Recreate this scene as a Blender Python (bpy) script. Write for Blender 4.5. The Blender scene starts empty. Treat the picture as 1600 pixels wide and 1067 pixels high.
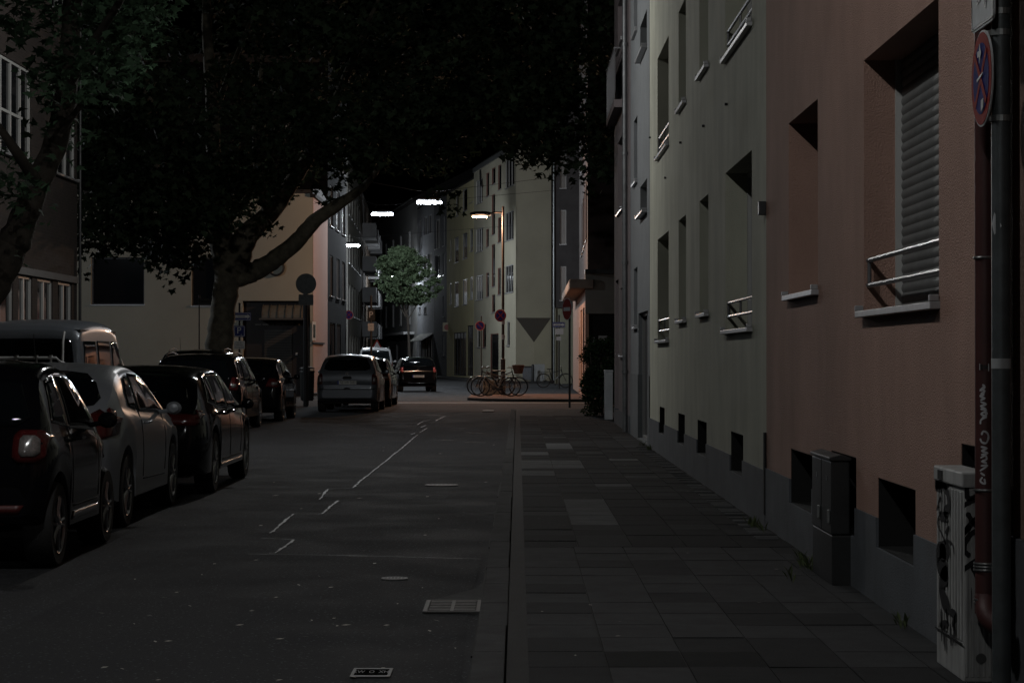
import bpy, bmesh, math, random
import numpy as np
from mathutils import Vector, Matrix
from mathutils.bvhtree import BVHTree

random.seed(7)
np.random.seed(7)
R = math.radians
PI = math.pi
scene = bpy.context.scene
COL = scene.collection

# ---------------------------------------------------------------- camera, night sky, exposure
CX, CY, F, CZ = 809.0, 558.0, 3350.0, 1.47          # vanishing point, focal length in 1600 px units, eye height
cd = bpy.data.cameras.new('camera')
cam = bpy.data.objects.new('camera', cd)
COL.objects.link(cam)
cam.location = (0, 0, CZ)
cd.sensor_width = 36.0
cd.lens = F / 1600 * 36
cd.clip_start = 0.1
cd.clip_end = 2000
cam.rotation_euler = (R(90) + math.atan((CY - 533.5) / F), 0, math.atan((CX - 800) / F))
scene.camera = cam
world = bpy.data.worlds.new('World')
scene.world = world
world.use_nodes = True
wn = world.node_tree.nodes
sky = wn.new('ShaderNodeTexSky')
sky.sky_type = 'NISHITA'
sky.sun_disc = False
sky.sun_elevation = R(-6)
sky.sun_rotation = R(200)
bgn = wn['Background']
bgn.inputs['Strength'].default_value = 0.03
world.node_tree.links.new(sky.outputs['Color'], bgn.inputs['Color'])
scene.view_settings.view_transform = 'Standard'
scene.view_settings.look = 'None'
scene.view_settings.exposure = 0.0
scene.view_settings.gamma = 1.0
scene.cycles.use_denoising = True
scene.cycles.max_bounces = 5
scene.cycles.sample_clamp_indirect = 2.0
scene.cycles.caustics_reflective = False
scene.cycles.caustics_refractive = False

# ---------------------------------------------------------------- helpers
def tag(o, label=None, cat=None, group=None, kind=None):
    if label: o['label'] = label
    if cat: o['category'] = cat
    if group: o['group'] = group
    if kind: o['kind'] = kind
    return o

def thing(name, label, cat, loc=(0, 0, 0), rz=0.0, group=None):
    o = bpy.data.objects.new(name, None)
    COL.objects.link(o)
    o.location = loc
    o.rotation_euler = (0, 0, rz)
    return tag(o, label, cat, group)

def WP(x, y, Y):
    return Vector(((x - CX) * Y / F, Y, CZ - (y - CY) * Y / F))

MATS = {}
def mat(name, col, rough=0.8, metal=0.0, spec=0.4, var=0.0, vs=2.0, bump=0.0, bs=60.0, coat=0.0, emit=0.0, ecol=None, stretch=None, rvar=0.0):
    if name in MATS: return MATS[name]
    m = bpy.data.materials.new(name)
    m.use_nodes = True
    nt = m.node_tree
    b = nt.nodes['Principled BSDF']
    b.inputs['Base Color'].default_value = (*col, 1)
    b.inputs['Roughness'].default_value = rough
    b.inputs['Metallic'].default_value = metal
    b.inputs['Specular IOR Level'].default_value = spec
    b.inputs['Coat Weight'].default_value = coat
    b.inputs['Coat Roughness'].default_value = 0.06
    tc = None
    if var or bump or rvar:
        tc = nt.nodes.new('ShaderNodeTexCoord')
        vec = tc.outputs['Object']
        if stretch:
            mp = nt.nodes.new('ShaderNodeMapping')
            mp.inputs['Scale'].default_value = stretch
            nt.links.new(vec, mp.inputs['Vector'])
            vec = mp.outputs['Vector']
    if var or rvar:
        n = nt.nodes.new('ShaderNodeTexNoise')
        n.inputs['Scale'].default_value = vs
        n.inputs['Detail'].default_value = 7
        n.inputs['Roughness'].default_value = 0.62
        nt.links.new(vec, n.inputs['Vector'])
        r = nt.nodes.new('ShaderNodeMapRange')
        r.inputs['From Min'].default_value = 0.3
        r.inputs['From Max'].default_value = 0.7
        r.inputs['To Min'].default_value = 1 - var
        r.inputs['To Max'].default_value = 1 + var
        nt.links.new(n.outputs['Fac'], r.inputs['Value'])
        mx = nt.nodes.new('ShaderNodeVectorMath')
        mx.operation = 'SCALE'
        mx.inputs[0].default_value = col
        nt.links.new(r.outputs['Result'], mx.inputs['Scale'])
        nt.links.new(mx.outputs['Vector'], b.inputs['Base Color'])
        if rvar:
            r2 = nt.nodes.new('ShaderNodeMapRange')
            r2.inputs['From Min'].default_value = 0.3
            r2.inputs['From Max'].default_value = 0.7
            r2.inputs['To Min'].default_value = rough - rvar
            r2.inputs['To Max'].default_value = rough + rvar
            nt.links.new(n.outputs['Fac'], r2.inputs['Value'])
            nt.links.new(r2.outputs['Result'], b.inputs['Roughness'])
    if bump:
        n2 = nt.nodes.new('ShaderNodeTexNoise')
        n2.inputs['Scale'].default_value = bs
        n2.inputs['Detail'].default_value = 4
        nt.links.new(tc.outputs['Object'], n2.inputs['Vector'])
        bp = nt.nodes.new('ShaderNodeBump')
        bp.inputs['Strength'].default_value = min(1.0, bump)
        bp.inputs['Distance'].default_value = 0.01
        nt.links.new(n2.outputs['Fac'], bp.inputs['Height'])
        nt.links.new(bp.outputs['Normal'], b.inputs['Normal'])
    if emit:
        b.inputs['Emission Color'].default_value = (*(ecol or col), 1)
        b.inputs['Emission Strength'].default_value = emit
    MATS[name] = m
    return m

def leaf_mat(name, col, trans=0.35):
    if name in MATS: return MATS[name]
    m = bpy.data.materials.new(name)
    m.use_nodes = True
    nt = m.node_tree
    b = nt.nodes['Principled BSDF']
    out = nt.nodes['Material Output']
    tc = nt.nodes.new('ShaderNodeTexCoord')
    n = nt.nodes.new('ShaderNodeTexNoise')
    n.inputs['Scale'].default_value = 3.0
    n.inputs['Detail'].default_value = 5
    nt.links.new(tc.outputs['Object'], n.inputs['Vector'])
    r = nt.nodes.new('ShaderNodeMapRange')
    r.inputs['From Min'].default_value = 0.3
    r.inputs['From Max'].default_value = 0.7
    r.inputs['To Min'].default_value = 0.6
    r.inputs['To Max'].default_value = 1.45
    nt.links.new(n.outputs['Fac'], r.inputs['Value'])
    mx = nt.nodes.new('ShaderNodeVectorMath')
    mx.operation = 'SCALE'
    mx.inputs[0].default_value = col
    nt.links.new(r.outputs['Result'], mx.inputs['Scale'])
    nt.links.new(mx.outputs['Vector'], b.inputs['Base Color'])
    b.inputs['Roughness'].default_value = 0.75
    b.inputs['Specular IOR Level'].default_value = 0.12
    t = nt.nodes.new('ShaderNodeBsdfTranslucent')
    nt.links.new(mx.outputs['Vector'], t.inputs['Color'])
    ms = nt.nodes.new('ShaderNodeMixShader')
    ms.inputs[0].default_value = trans
    nt.links.new(b.outputs[0], ms.inputs[1])
    nt.links.new(t.outputs[0], ms.inputs[2])
    nt.links.new(ms.outputs[0], out.inputs['Surface'])
    MATS[name] = m
    return m

def root_loc(o):
    while o.parent: o = o.parent
    return o.location.copy(), o.rotation_euler.z

class MB:
    def __init__(self, local=False):
        self.v, self.f, self.m, self.local = [], [], [], local
    def add(self, vs, fs, m=0):
        n = len(self.v)
        self.v += [tuple(p) for p in vs]
        self.f += [tuple(i + n for i in f) for f in fs]
        self.m += [m] * len(fs)
        return self
    def box(self, x0, x1, y0, y1, z0, z1, fr=None, m=0):
        c = [(x0, y0, z0), (x1, y0, z0), (x1, y1, z0), (x0, y1, z0), (x0, y0, z1), (x1, y0, z1), (x1, y1, z1), (x0, y1, z1)]
        if fr: c = [fr.p(*q) for q in c]
        return self.add(c, [(0, 3, 2, 1), (4, 5, 6, 7), (0, 1, 5, 4), (1, 2, 6, 5), (2, 3, 7, 6), (3, 0, 4, 7)], m)
    def prism(self, poly, f2d, t0, t1, m=0):
        """poly of 2D points, f2d(a,b,t) -> 3D"""
        n = len(poly)
        vs = [f2d(a, b, t0) for a, b in poly] + [f2d(a, b, t1) for a, b in poly]
        fs = [tuple(range(n))[::-1], tuple(range(n, 2 * n))] + [(i, (i + 1) % n, n + (i + 1) % n, n + i) for i in range(n)]
        return self.add(vs, fs, m)
    def tube(self, pts, r, n=8, caps=True, m=0):
        pts = [Vector(p) for p in pts]
        k = len(pts)
        if not isinstance(r, (list, tuple)): r = [r] * k
        vs, up = [], None
        for i, p in enumerate(pts):
            t = (pts[min(i + 1, k - 1)] - pts[max(i - 1, 0)])
            t = t.normalized() if t.length > 1e-9 else Vector((0, 0, 1))
            if up is None:
                up = Vector((0, 0, 1)) if abs(t.z) < 0.9 else Vector((1, 0, 0))
            a = t.cross(up)
            if a.length < 1e-4: a = t.cross(Vector((0, 1, 0)))
            a.normalize()
            b = a.cross(t).normalized()
            up = b
            for j in range(n):
                an = 2 * PI * j / n
                vs.append(p + (a * math.cos(an) + b * math.sin(an)) * r[i])
        fs = [(i * n + j, i * n + (j + 1) % n, (i + 1) * n + (j + 1) % n, (i + 1) * n + j) for i in range(k - 1) for j in range(n)]
        if caps: fs += [tuple(range(n))[::-1], tuple((k - 1) * n + j for j in range(n))]
        return self.add(vs, fs, m)
    def lathe(self, prof, c, axis='z', n=24, m=0):
        """prof (r, h) along axis from centre c"""
        c = Vector(c)
        vs = []
        for r_, h in prof:
            for j in range(n):
                a = 2 * PI * j / n
                q = (r_ * math.cos(a), r_ * math.sin(a), h)
                if axis == 'x': q = (h, r_ * math.cos(a), r_ * math.sin(a))
                if axis == 'y': q = (r_ * math.cos(a), h, r_ * math.sin(a))
                vs.append(c + Vector(q))
        k = len(prof)
        fs = [(i * n + j, i * n + (j + 1) % n, (i + 1) * n + (j + 1) % n, (i + 1) * n + j) for i in range(k - 1) for j in range(n)]
        return self.add(vs, fs, m)
    def build(self, name, mats, parent=None, smooth=False, bevel=0.0, kind=None, label=None):
        me = bpy.data.meshes.new(name)
        vs = self.v
        if parent is not None and not self.local:
            L, rz = root_loc(parent)
            M = (Matrix.Translation(L) @ Matrix.Rotation(rz, 4, 'Z')).inverted()
            vs = [tuple(M @ Vector(p)) for p in vs]
        me.from_pydata(vs, [], self.f)
        if not isinstance(mats, (list, tuple)): mats = [mats]
        for q in mats: me.materials.append(q)
        if len(mats) > 1: me.polygons.foreach_set('material_index', self.m)
        if smooth:
            me.polygons.foreach_set('use_smooth', [True] * len(self.f))
            me.set_sharp_from_angle(angle=R(38))
        o = bpy.data.objects.new(name, me)
        COL.objects.link(o)
        if parent is not None: o.parent = parent
        if bevel:
            bv = o.modifiers.new('bevel', 'BEVEL')
            bv.width = bevel
            bv.segments = 2
            bv.limit_method = 'ANGLE'
        if kind: o['kind'] = kind
        if label: o['label'] = label
        return o

def catmull(pts, rs, sub=5):
    P = [Vector(p) for p in pts]
    out, ro = [], []
    for i in range(len(P) - 1):
        p0, p1, p2, p3 = P[max(i - 1, 0)], P[i], P[i + 1], P[min(i + 2, len(P) - 1)]
        for s in range(sub):
            t = s / sub
            out.append(0.5 * ((2 * p1) + (-p0 + p2) * t + (2 * p0 - 5 * p1 + 4 * p2 - p3) * t * t + (-p0 + 3 * p1 - 3 * p2 + p3) * t ** 3))
            ro.append(rs[i] * (1 - t) + rs[i + 1] * t)
    out.append(P[-1]); ro.append(rs[-1])
    return out, ro

def text_part(name, s, size, org, xd, yd, material, parent, local=False, align='CENTER', off=0.0, sx=1.0):
    cu = bpy.data.curves.new('txt', 'FONT')
    cu.body = s
    cu.size = size
    cu.align_x = align
    cu.align_y = 'CENTER'
    cu.offset = off
    to = bpy.data.objects.new('txt', cu)
    COL.objects.link(to)
    bpy.context.view_layer.update()
    me0 = bpy.data.meshes.new_from_object(to.evaluated_get(bpy.context.evaluated_depsgraph_get()))
    bpy.data.objects.remove(to)
    org, xd, yd = Vector(org), Vector(xd), Vector(yd)
    mb = MB(local)
    mb.add([org + xd * (v.co.x * sx) + yd * v.co.y for v in me0.vertices], [tuple(p.vertices) for p in me0.polygons])
    bpy.data.meshes.remove(me0)
    return mb.build(name, material, parent)

def ribbon(mb, pts, w, fmap, m=0):
    """2D polyline as a painted stroke with round-ish ends; fmap(a,b)->3D"""
    P = [Vector((a, b, 0)) for a, b in pts]
    P, _ = catmull(P, [1] * len(P), 4)
    n = len(P)
    L, Rr = [], []
    for i, p in enumerate(P):
        t = (P[min(i + 1, n - 1)] - P[max(i - 1, 0)])
        t = t.normalized() if t.length > 1e-9 else Vector((1, 0, 0))
        q = Vector((-t.y, t.x, 0))
        ww = w * (0.5 if i in (0, n - 1) else 1.0) * (0.85 + 0.3 * random.random())
        L.append(p + q * ww / 2); Rr.append(p - q * ww / 2)
    vs = [fmap(a.x, a.y) for a in L] + [fmap(a.x, a.y) for a in Rr]
    mb.add(vs, [(i, i + 1, n + i + 1, n + i) for i in range(n - 1)], m)

class Fr:
    """vertical plane: u along it, w outwards (towards the street), z up"""
    def __init__(self, P0, P1, side=1):
        self.o = Vector((P0[0], P0[1]))
        d = Vector((P1[0] - P0[0], P1[1] - P0[1]))
        self.L = d.length
        self.d = d.normalized()
        self.n = Vector((-self.d.y, self.d.x)) * side
    def p(self, u, w, z):
        q = self.o + self.d * u + self.n * w
        return (q.x, q.y, z)
    def u(self, x):
        k = (x - CX) / F            # X = k*Y
        # o + d*u : ox+dx*u = k*(oy+dy*u)
        return (k * self.o.y - self.o.x) / (self.d.x - k * self.d.y)
    def z(self, x, y):
        Y = self.o.y + self.d.y * self.u(x)
        return CZ - (y - CY) * Y / F
    def hole(self, xa, xb, yt, yb, xr=None):
        """opening traced at the photograph's scale: edges xa, xb; top and bottom read at xr"""
        xr = xa if xr is None else xr
        ua, ub = sorted((self.u(xa), self.u(xb)))
        return [ua, ub, self.z(xr, yb), self.z(xr, yt)]

def gridwall(mb, fr, u0, u1, z0, z1, w, holes, d, m=0):
    hs = [(max(h[0], u0), min(h[1], u1), max(h[2], z0), min(h[3], z1), h) for h in holes if h[0] < u1 and h[1] > u0 and h[2] < z1 and h[3] > z0]
    us = sorted({round(q, 5) for h in hs for q in h[:2]} | {u0, u1})
    zs = sorted({round(q, 5) for h in hs for q in h[2:4]} | {z0, z1})
    idx = {}
    def vi(a, b):
        if (a, b) not in idx:
            idx[(a, b)] = len(mb.v)
            mb.v.append(fr.p(us[a], w, zs[b]))
        return idx[(a, b)]
    for i in range(len(us) - 1):
        for j in range(len(zs) - 1):
            cu, cz = (us[i] + us[i + 1]) / 2, (zs[j] + zs[j + 1]) / 2
            if any(h[0] < cu < h[1] and h[2] < cz < h[3] for h in hs): continue
            mb.f.append((vi(i, j), vi(i + 1, j), vi(i + 1, j + 1), vi(i, j + 1)))
            mb.m.append(m)
    for a, b, c, e, h in hs:
        dd = h[5] if len(h) > 5 and h[5] else d
        def q(ua, za, ub, zb):
            mb.add([fr.p(ua, w, za), fr.p(ub, w, zb), fr.p(ub, -dd, zb), fr.p(ua, -dd, za)], [(0, 1, 2, 3)], m)
        if a == h[0]: q(a, c, a, e)
        if b == h[1]: q(b, c, b, e)
        if c == h[2]: q(a, c, b, c)
        if e == h[3]: q(a, e, b, e)

# shared materials
M_frame = mat('window_frame_white', (0.4, 0.4, 0.39), 0.4, var=0.06)
M_frameg = mat('window_frame_grey', (0.22, 0.22, 0.22), 0.4, var=0.06)
M_glass = mat('window_glass', (0.008, 0.009, 0.011), 0.06, spec=0.6)
M_curtain = mat('curtained_glass', (0.14, 0.13, 0.12), 0.35, spec=0.6, var=0.35, vs=9, stretch=(6, 6, 0.4))
M_sill = mat('sill_metal', (0.33, 0.33, 0.34), 0.42, metal=0.5, var=0.15, vs=12)
M_black = mat('dark_void', (0.006, 0.006, 0.006), 0.9)
M_rail = mat('painted_rail', (0.2, 0.2, 0.21), 0.35, metal=0.6)
M_galv = mat('galvanised_steel', (0.26, 0.27, 0.27), 0.45, metal=0.75, var=0.2, vs=14)
M_dark = mat('dark_metal', (0.03, 0.03, 0.032), 0.5, metal=0.3)
M_shut = mat('roller_slats', (0.15, 0.15, 0.148), 0.65, spec=.2, var=0.12, vs=5)

def opening(b, fr, h, d, kind='window', mull=1, trans=0, sill=True, curtain=False, frame=None, rail=None, sw=0.05):
    u0, u1, z0, z1 = h[:4]
    d = h[5] if len(h) > 5 and h[5] else d
    t = 0.05 if (u1 - u0) > 0.35 else 0.035
    if kind == 'vent':
        o = MB().box(u0, u1, -d - 0.02, -d, z0, z1, fr).build('vent', M_black, b)
        mb = MB()
        n = max(2, int((u1 - u0) / 0.12))
        for i in range(1, n):
            x = u0 + (u1 - u0) * i / n
            mb.box(x - .006, x + .006, -d + .01, -d + .025, z0, z1, fr)
        mb.build('grille', M_dark, o)
        e = .003
        mb = MB()
        for (a, b_, c, e_) in ((u0 + e, u0 + 2 * e, z0, z1), (u1 - 2 * e, u1 - e, z0, z1), (u0, u1, z1 - 2 * e, z1 - e), (u0, u1, z0 + e, z0 + 2 * e)):
            mb.box(a, b_, -d, -.004, c, e_, fr)
        mb.build('liner', M_black, o)
        return
    if kind == 'shutter':
        mb = MB()
        z = z0
        while z < z1:
            zt = min(z + 0.054, z1)
            k = 5
            vs = []
            for i in range(k + 1):
                a = PI * i / k
                vs += [fr.p(u0, -d + 0.009 * math.sin(a), z + (zt - z) * i / k), fr.p(u1, -d + 0.009 * math.sin(a), z + (zt - z) * i / k)]
            mb.add(vs, [(2 * i, 2 * i + 1, 2 * i + 3, 2 * i + 2) for i in range(k)])
            z = zt
        o = mb.build('roller_shutter', M_shut, b, smooth=True)

        MB().box(u0, u0 + .03, -d + .001, -d + .04, z0, z1, fr).build('guide_rail', M_frame, o)
        MB().box(u1 - .03, u1, -d + .001, -d + .04, z0, z1, fr).build('guide_rail', M_frame, o)
    else:
        mb = MB()
        mb.box(u0, u1, -d - .01, -d + .05, z0, z0 + t, fr).box(u0, u1, -d - .01, -d + .05, z1 - t, z1, fr)
        mb.box(u0, u0 + t, -d - .01, -d + .05, z0 + t, z1 - t, fr).box(u1 - t, u1, -d - .01, -d + .05, z0 + t, z1 - t, fr)
        for i in range(1, mull + 1):
            x = u0 + (u1 - u0) * i / (mull + 1)
            mb.box(x - t * .7, x + t * .7, -d - .01, -d + .047, z0 + t, z1 - t, fr)
        if trans:
            zz = z0 + (z1 - z0) * trans
            mb.box(u0 + t, u1 - t, -d - .008, -d + .044, zz - t / 2, zz + t / 2, fr)
        nm = 'door' if kind == 'door' else 'window'
        o = mb.build(nm, frame or M_frame, b)
        pm = M_curtain if curtain else M_glass
        MB().box(u0 + .01, u1 - .01, -d - .005, -d + .012, z0 + .01, z1 - .01, fr).build('pane' if kind != 'door' else 'panel', pm, o)
    if sill and kind != 'door':
        MB().box(u0 - .03, u1 + .03, -d + .05, sw, z0 - .035, z0 + .002, fr).box(u0 - .03, u0 - .001, .005, sw + .002, z0 + .002, z0 + .035, fr).box(u1 + .001, u1 + .03, .005, sw + .002, z0 + .002, z0 + .035, fr).build('sill', M_sill, b, bevel=.004)
    if rail:
        mb = MB()
        w = -0.025
        for zz in rail:
            mb.tube([fr.p(u0, w, zz), fr.p(u1, w, zz)], 0.015, 8)
        for x in (u0 + .035, u1 - .035) + (((u0 + u1) / 2,) if kind != 'shutter' else ()):
            mb.tube([fr.p(x, w, rail[0]), fr.p(x, w, rail[-1])], 0.011, 8)
        mb.build('railing', M_rail, b, smooth=True)

def building(name, label, P0, P1, ztop, depth, wall, holes, side=1, plinth=None, d=0.22, roof=None, cat='building', eave=0.0, z0=0.0):
    """holes: dicts(h=[u0,u1,z0,z1], kind, ...)"""
    fr = Fr(P0, P1, side)
    mid = fr.p(fr.L / 2, -depth / 2, 0)
    b = thing(name, label, cat, (mid[0], mid[1], 0))
    hl = []
    for q in holes:
        hh = list(q['h'][:4]) + [None, q.get('d')]
        q['h'] = hh
        hl.append(hh)
    zp = plinth[1] if plinth else z0
    mb = MB()
    gridwall(mb, fr, 0, fr.L, zp, ztop, 0.0, hl, d)
    mb.add([fr.p(0, 0, z0), fr.p(0, -depth, z0), fr.p(0, -depth, ztop), fr.p(0, 0, ztop)], [(0, 1, 2, 3)])
    mb.add([fr.p(fr.L, 0, z0), fr.p(fr.L, -depth, z0), fr.p(fr.L, -depth, ztop), fr.p(fr.L, 0, ztop)], [(0, 1, 2, 3)])
    mb.add([fr.p(0, -depth, z0), fr.p(fr.L, -depth, z0), fr.p(fr.L, -depth, ztop), fr.p(0, -depth, ztop)], [(0, 1, 2, 3)])
    mb.build('wall', wall, b)
    if plinth:
        mb = MB()
        gridwall(mb, fr, 0, fr.L, z0, zp, plinth[2] if len(plinth) > 2 else 0.012, hl, d)
        w = plinth[2] if len(plinth) > 2 else 0.012
        segs = sorted([(h[0], h[1]) for h in hl if h[2] < zp < h[3]])
        u = 0
        for a, c in segs + [(fr.L, fr.L)]:
            if a > u: mb.add([fr.p(u, 0, zp), fr.p(a, 0, zp), fr.p(a, w, zp), fr.p(u, w, zp)], [(0, 1, 2, 3)])
            u = max(u, c)
        mb.build('plinth', plinth[0], b)
    rm = roof or mat('roof_tiles', (0.02, 0.018, 0.017), 0.8, var=.2)
    e = eave
    rh = 0.25 if not e else min(2.5, depth * .3)
    mb = MB()
    prof = [(e, ztop), (e, ztop + .15), (-depth / 2, ztop + .15 + rh), (-depth - e, ztop + .15), (-depth - e, ztop)]
    mb.prism(prof, lambda a, c, t: fr.p(t, a, c), 0, fr.L)
    ro = mb.build('roof', rm, b)
    if e:
        MB().tube([fr.p(0, e + .06, ztop + .1), fr.p(fr.L, e + .06, ztop + .1)], .07, 8).build('gutter', M_galv, ro, smooth=True)
    for q in holes:
        a = {k: v for k, v in q.items() if k not in ('h', 'd')}
        opening(b, fr, q['h'], d, **a)
    return b, fr

# ---------------------------------------------------------------- foliage
MAPLE = [(0, 0), (.18, .06), (.5, -.05), (.36, .2), (.62, .42), (.3, .45), (.2, .62), (0, 1.0), (-.2, .62), (-.3, .45), (-.62, .42), (-.36, .2), (-.5, -.05), (-.18, .06)]
OVAL = [(0, 0), (.28, .35), (.2, .75), (0, 1), (-.2, .75), (-.28, .35)]

def leaf_mesh(name, pts, size, material, parent, shape=MAPLE, up=0.5, kind=None, world=True):
    """one leaf per point, real curled leaf blades scattered through the volume"""
    pts = np.asarray(pts, float)
    n = len(pts)
    T = np.array(shape)
    k = len(T)
    nrm = np.random.normal(size=(n, 3))
    nrm /= np.linalg.norm(nrm, axis=1)[:, None]
    nrm[:, 2] = np.abs(nrm[:, 2]) + up
    nrm /= np.linalg.norm(nrm, axis=1)[:, None]
    a = np.cross(nrm, np.random.normal(size=(n, 3)))
    a /= np.linalg.norm(a, axis=1)[:, None]
    b = np.cross(nrm, a)
    s = size * np.random.uniform(.65, 1.25, n)
    V = pts[:, None, :] + (a[:, None, :] * T[None, :, 0, None] + b[:, None, :] * T[None, :, 1, None]) * s[:, None, None]
    curl = (np.abs(T[:, 0]) ** 1.5 * .35)[None, :, None]
    V = V - nrm[:, None, :] * curl * s[:, None, None]
    V = V.reshape(-1, 3)
    if parent is not None and world:
        L, _ = root_loc(parent)
        V = V - np.array(L)
    me = bpy.data.meshes.new(name)
    me.vertices.add(n * k)
    me.vertices.foreach_set('co', V.ravel().astype(np.float32))
    me.loops.add(n * k)
    me.loops.foreach_set('vertex_index', np.arange(n * k, dtype=np.int32))
    me.polygons.add(n)
    me.polygons.foreach_set('loop_start', np.arange(0, n * k, k, dtype=np.int32))
    me.update(calc_edges=True)
    me.materials.append(material)
    o = bpy.data.objects.new(name, me)
    COL.objects.link(o)
    if parent is not None: o.parent = parent
    if kind: o['kind'] = kind
    return o

def clump_points(centres, radii, per, flat=0.6):
    out = []
    for c, r in zip(centres, radii):
        m = max(1, int(per * (r ** 2)))
        d = np.random.normal(size=(m, 3))
        d /= np.linalg.norm(d, axis=1)[:, None]
        rr = r * np.random.uniform(.35, 1.05, m) ** .6
        out.append(np.array(c) + d * rr[:, None] * np.array([1, 1, flat]))
    return np.concatenate(out)

M_bark = mat('plane_tree_bark', (0.13, 0.115, 0.085), 0.85, var=0.45, vs=5, bump=.9, bs=18)
M_bark2 = mat('dark_bark', (0.07, 0.06, 0.05), 0.9, var=0.3, vs=8, bump=.8, bs=40)

def limbs(name, specs, parent, material=M_bark, n=12):
    mb = MB()
    for pts, rs in specs:
        P, Q = catmull(pts, rs, 6)
        P = [p + Vector((random.uniform(-1, 1), random.uniform(-1, 1), random.uniform(-1, 1))) * q * .07 for p, q in zip(P, Q)]
        mb.tube(P, [q * random.uniform(.95, 1.06) for q in Q], n)
    return mb.build(name, material, parent, smooth=True)

# ---------------------------------------------------------------- vehicles
M_tyre = mat('tyre_rubber', (0.012, 0.012, 0.012), 0.8, bump=.3, bs=90)
M_alloy = mat('alloy_rim', (0.34, 0.34, 0.35), 0.3, metal=0.9)
M_chrome = mat('chrome_trim', (0.5, 0.5, 0.5), 0.14, metal=1.0)
M_redlens = mat('tail_lens_red', (0.06, 0.009, 0.009), 0.15, spec=.5, coat=.4)
M_clearlens = mat('clear_lens', (0.16, 0.145, 0.14), 0.18, spec=.8, coat=.8, var=.3, vs=60)
M_plate = mat('plate_white', (0.5, 0.5, 0.48), 0.4)
M_plateblue = mat('plate_blue', (0.01, 0.03, 0.2), 0.4)
M_ink = mat('plate_black_ink', (0.01, 0.01, 0.01), 0.5)
M_plastic = mat('black_trim_plastic', (0.015, 0.015, 0.016), 0.55)
M_carglass = mat('car_glass', (0.004, 0.005, 0.006), 0.03, spec=.1)
M_head = mat('head_rest_fabric', (0.02, 0.02, 0.02), 0.9)

def interp(prof, y):
    if y <= prof[0][0]: return prof[0][1]
    for (a, za), (b, zb) in zip(prof, prof[1:]):
        if y <= b: return za + (zb - za) * (y - a) / max(b - a, 1e-6)
    return prof[-1][1]

def smooth_prof(prof, it=1):
    for _ in range(it):
        q = [prof[0]]
        for (a, za), (b, zb) in zip(prof, prof[1:]):
            q += [(a * .75 + b * .25, za * .75 + zb * .25), (a * .25 + b * .75, za * .25 + zb * .75)]
        q.append(prof[-1])
        prof = q
    return prof

def car_patch(name, bvh, poly, axis, off, material, parent, step=.07):
    """a pane, lens or strip that follows the body surface"""
    bm = bmesh.new()
    vs = [bm.verts.new((a, b, 0)) for a, b in poly]
    bm.faces.new(vs)
    xs = [p[0] for p in poly]; ys = [p[1] for p in poly]
    def cut(lo, hi, k):
        t = lo + step
        while t < hi - .01:
            co = (t, 0, 0) if k == 0 else (0, t, 0)
            no = (1, 0, 0) if k == 0 else (0, 1, 0)
            bmesh.ops.bisect_plane(bm, geom=bm.verts[:] + bm.edges[:] + bm.faces[:], plane_co=co, plane_no=no)
            t += step
    cut(min(xs), max(xs), 0); cut(min(ys), max(ys), 1)
    bm.verts.ensure_lookup_table()
    out = []
    for v in bm.verts:
        a, b = v.co.x, v.co.y
        if axis == 'r': o, d = Vector((3, a, b)), Vector((-1, 0, 0))
        elif axis == 'l': o, d = Vector((-3, a, b)), Vector((1, 0, 0))
        elif axis == 'b': o, d = Vector((a, -3, b)), Vector((0, 1, 0))
        else: o, d = Vector((a, 9, b)), Vector((0, -1, 0))
        loc, nn, _, _ = bvh.ray_cast(o, d)
        if loc is None:
            out.append(None); continue
        if nn.dot(d) > 0: nn = -nn
        out.append(loc + nn * off)
    faces, used = [], {}
    mb = MB(local=True)
    for f in bm.faces:
        ids = [v.index for v in f.verts]
        bm.verts.index_update()
    for f in bm.faces:
        ids = [v.index for v in f.verts]
        if any(out[i] is None for i in ids): continue
        for i in ids:
            if i not in used:
                used[i] = len(mb.v); mb.v.append(tuple(out[i]))
        mb.f.append(tuple(used[i] for i in ids)); mb.m.append(0)
    bm.free()
    if not mb.f: return None
    o = mb.build(name, material, parent, smooth=True)
    sd = o.modifiers.new('thickness', 'SOLIDIFY')
    sd.thickness = .004
    sd.offset = 0
    return o

def strip(p, q, w):
    a, b = Vector(p), Vector(q)
    t = (b - a).normalized()
    n = Vector((-t.y, t.x)) * w / 2
    return [tuple(a + n), tuple(b + n), tuple(b - n), tuple(a - n)]

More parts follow.
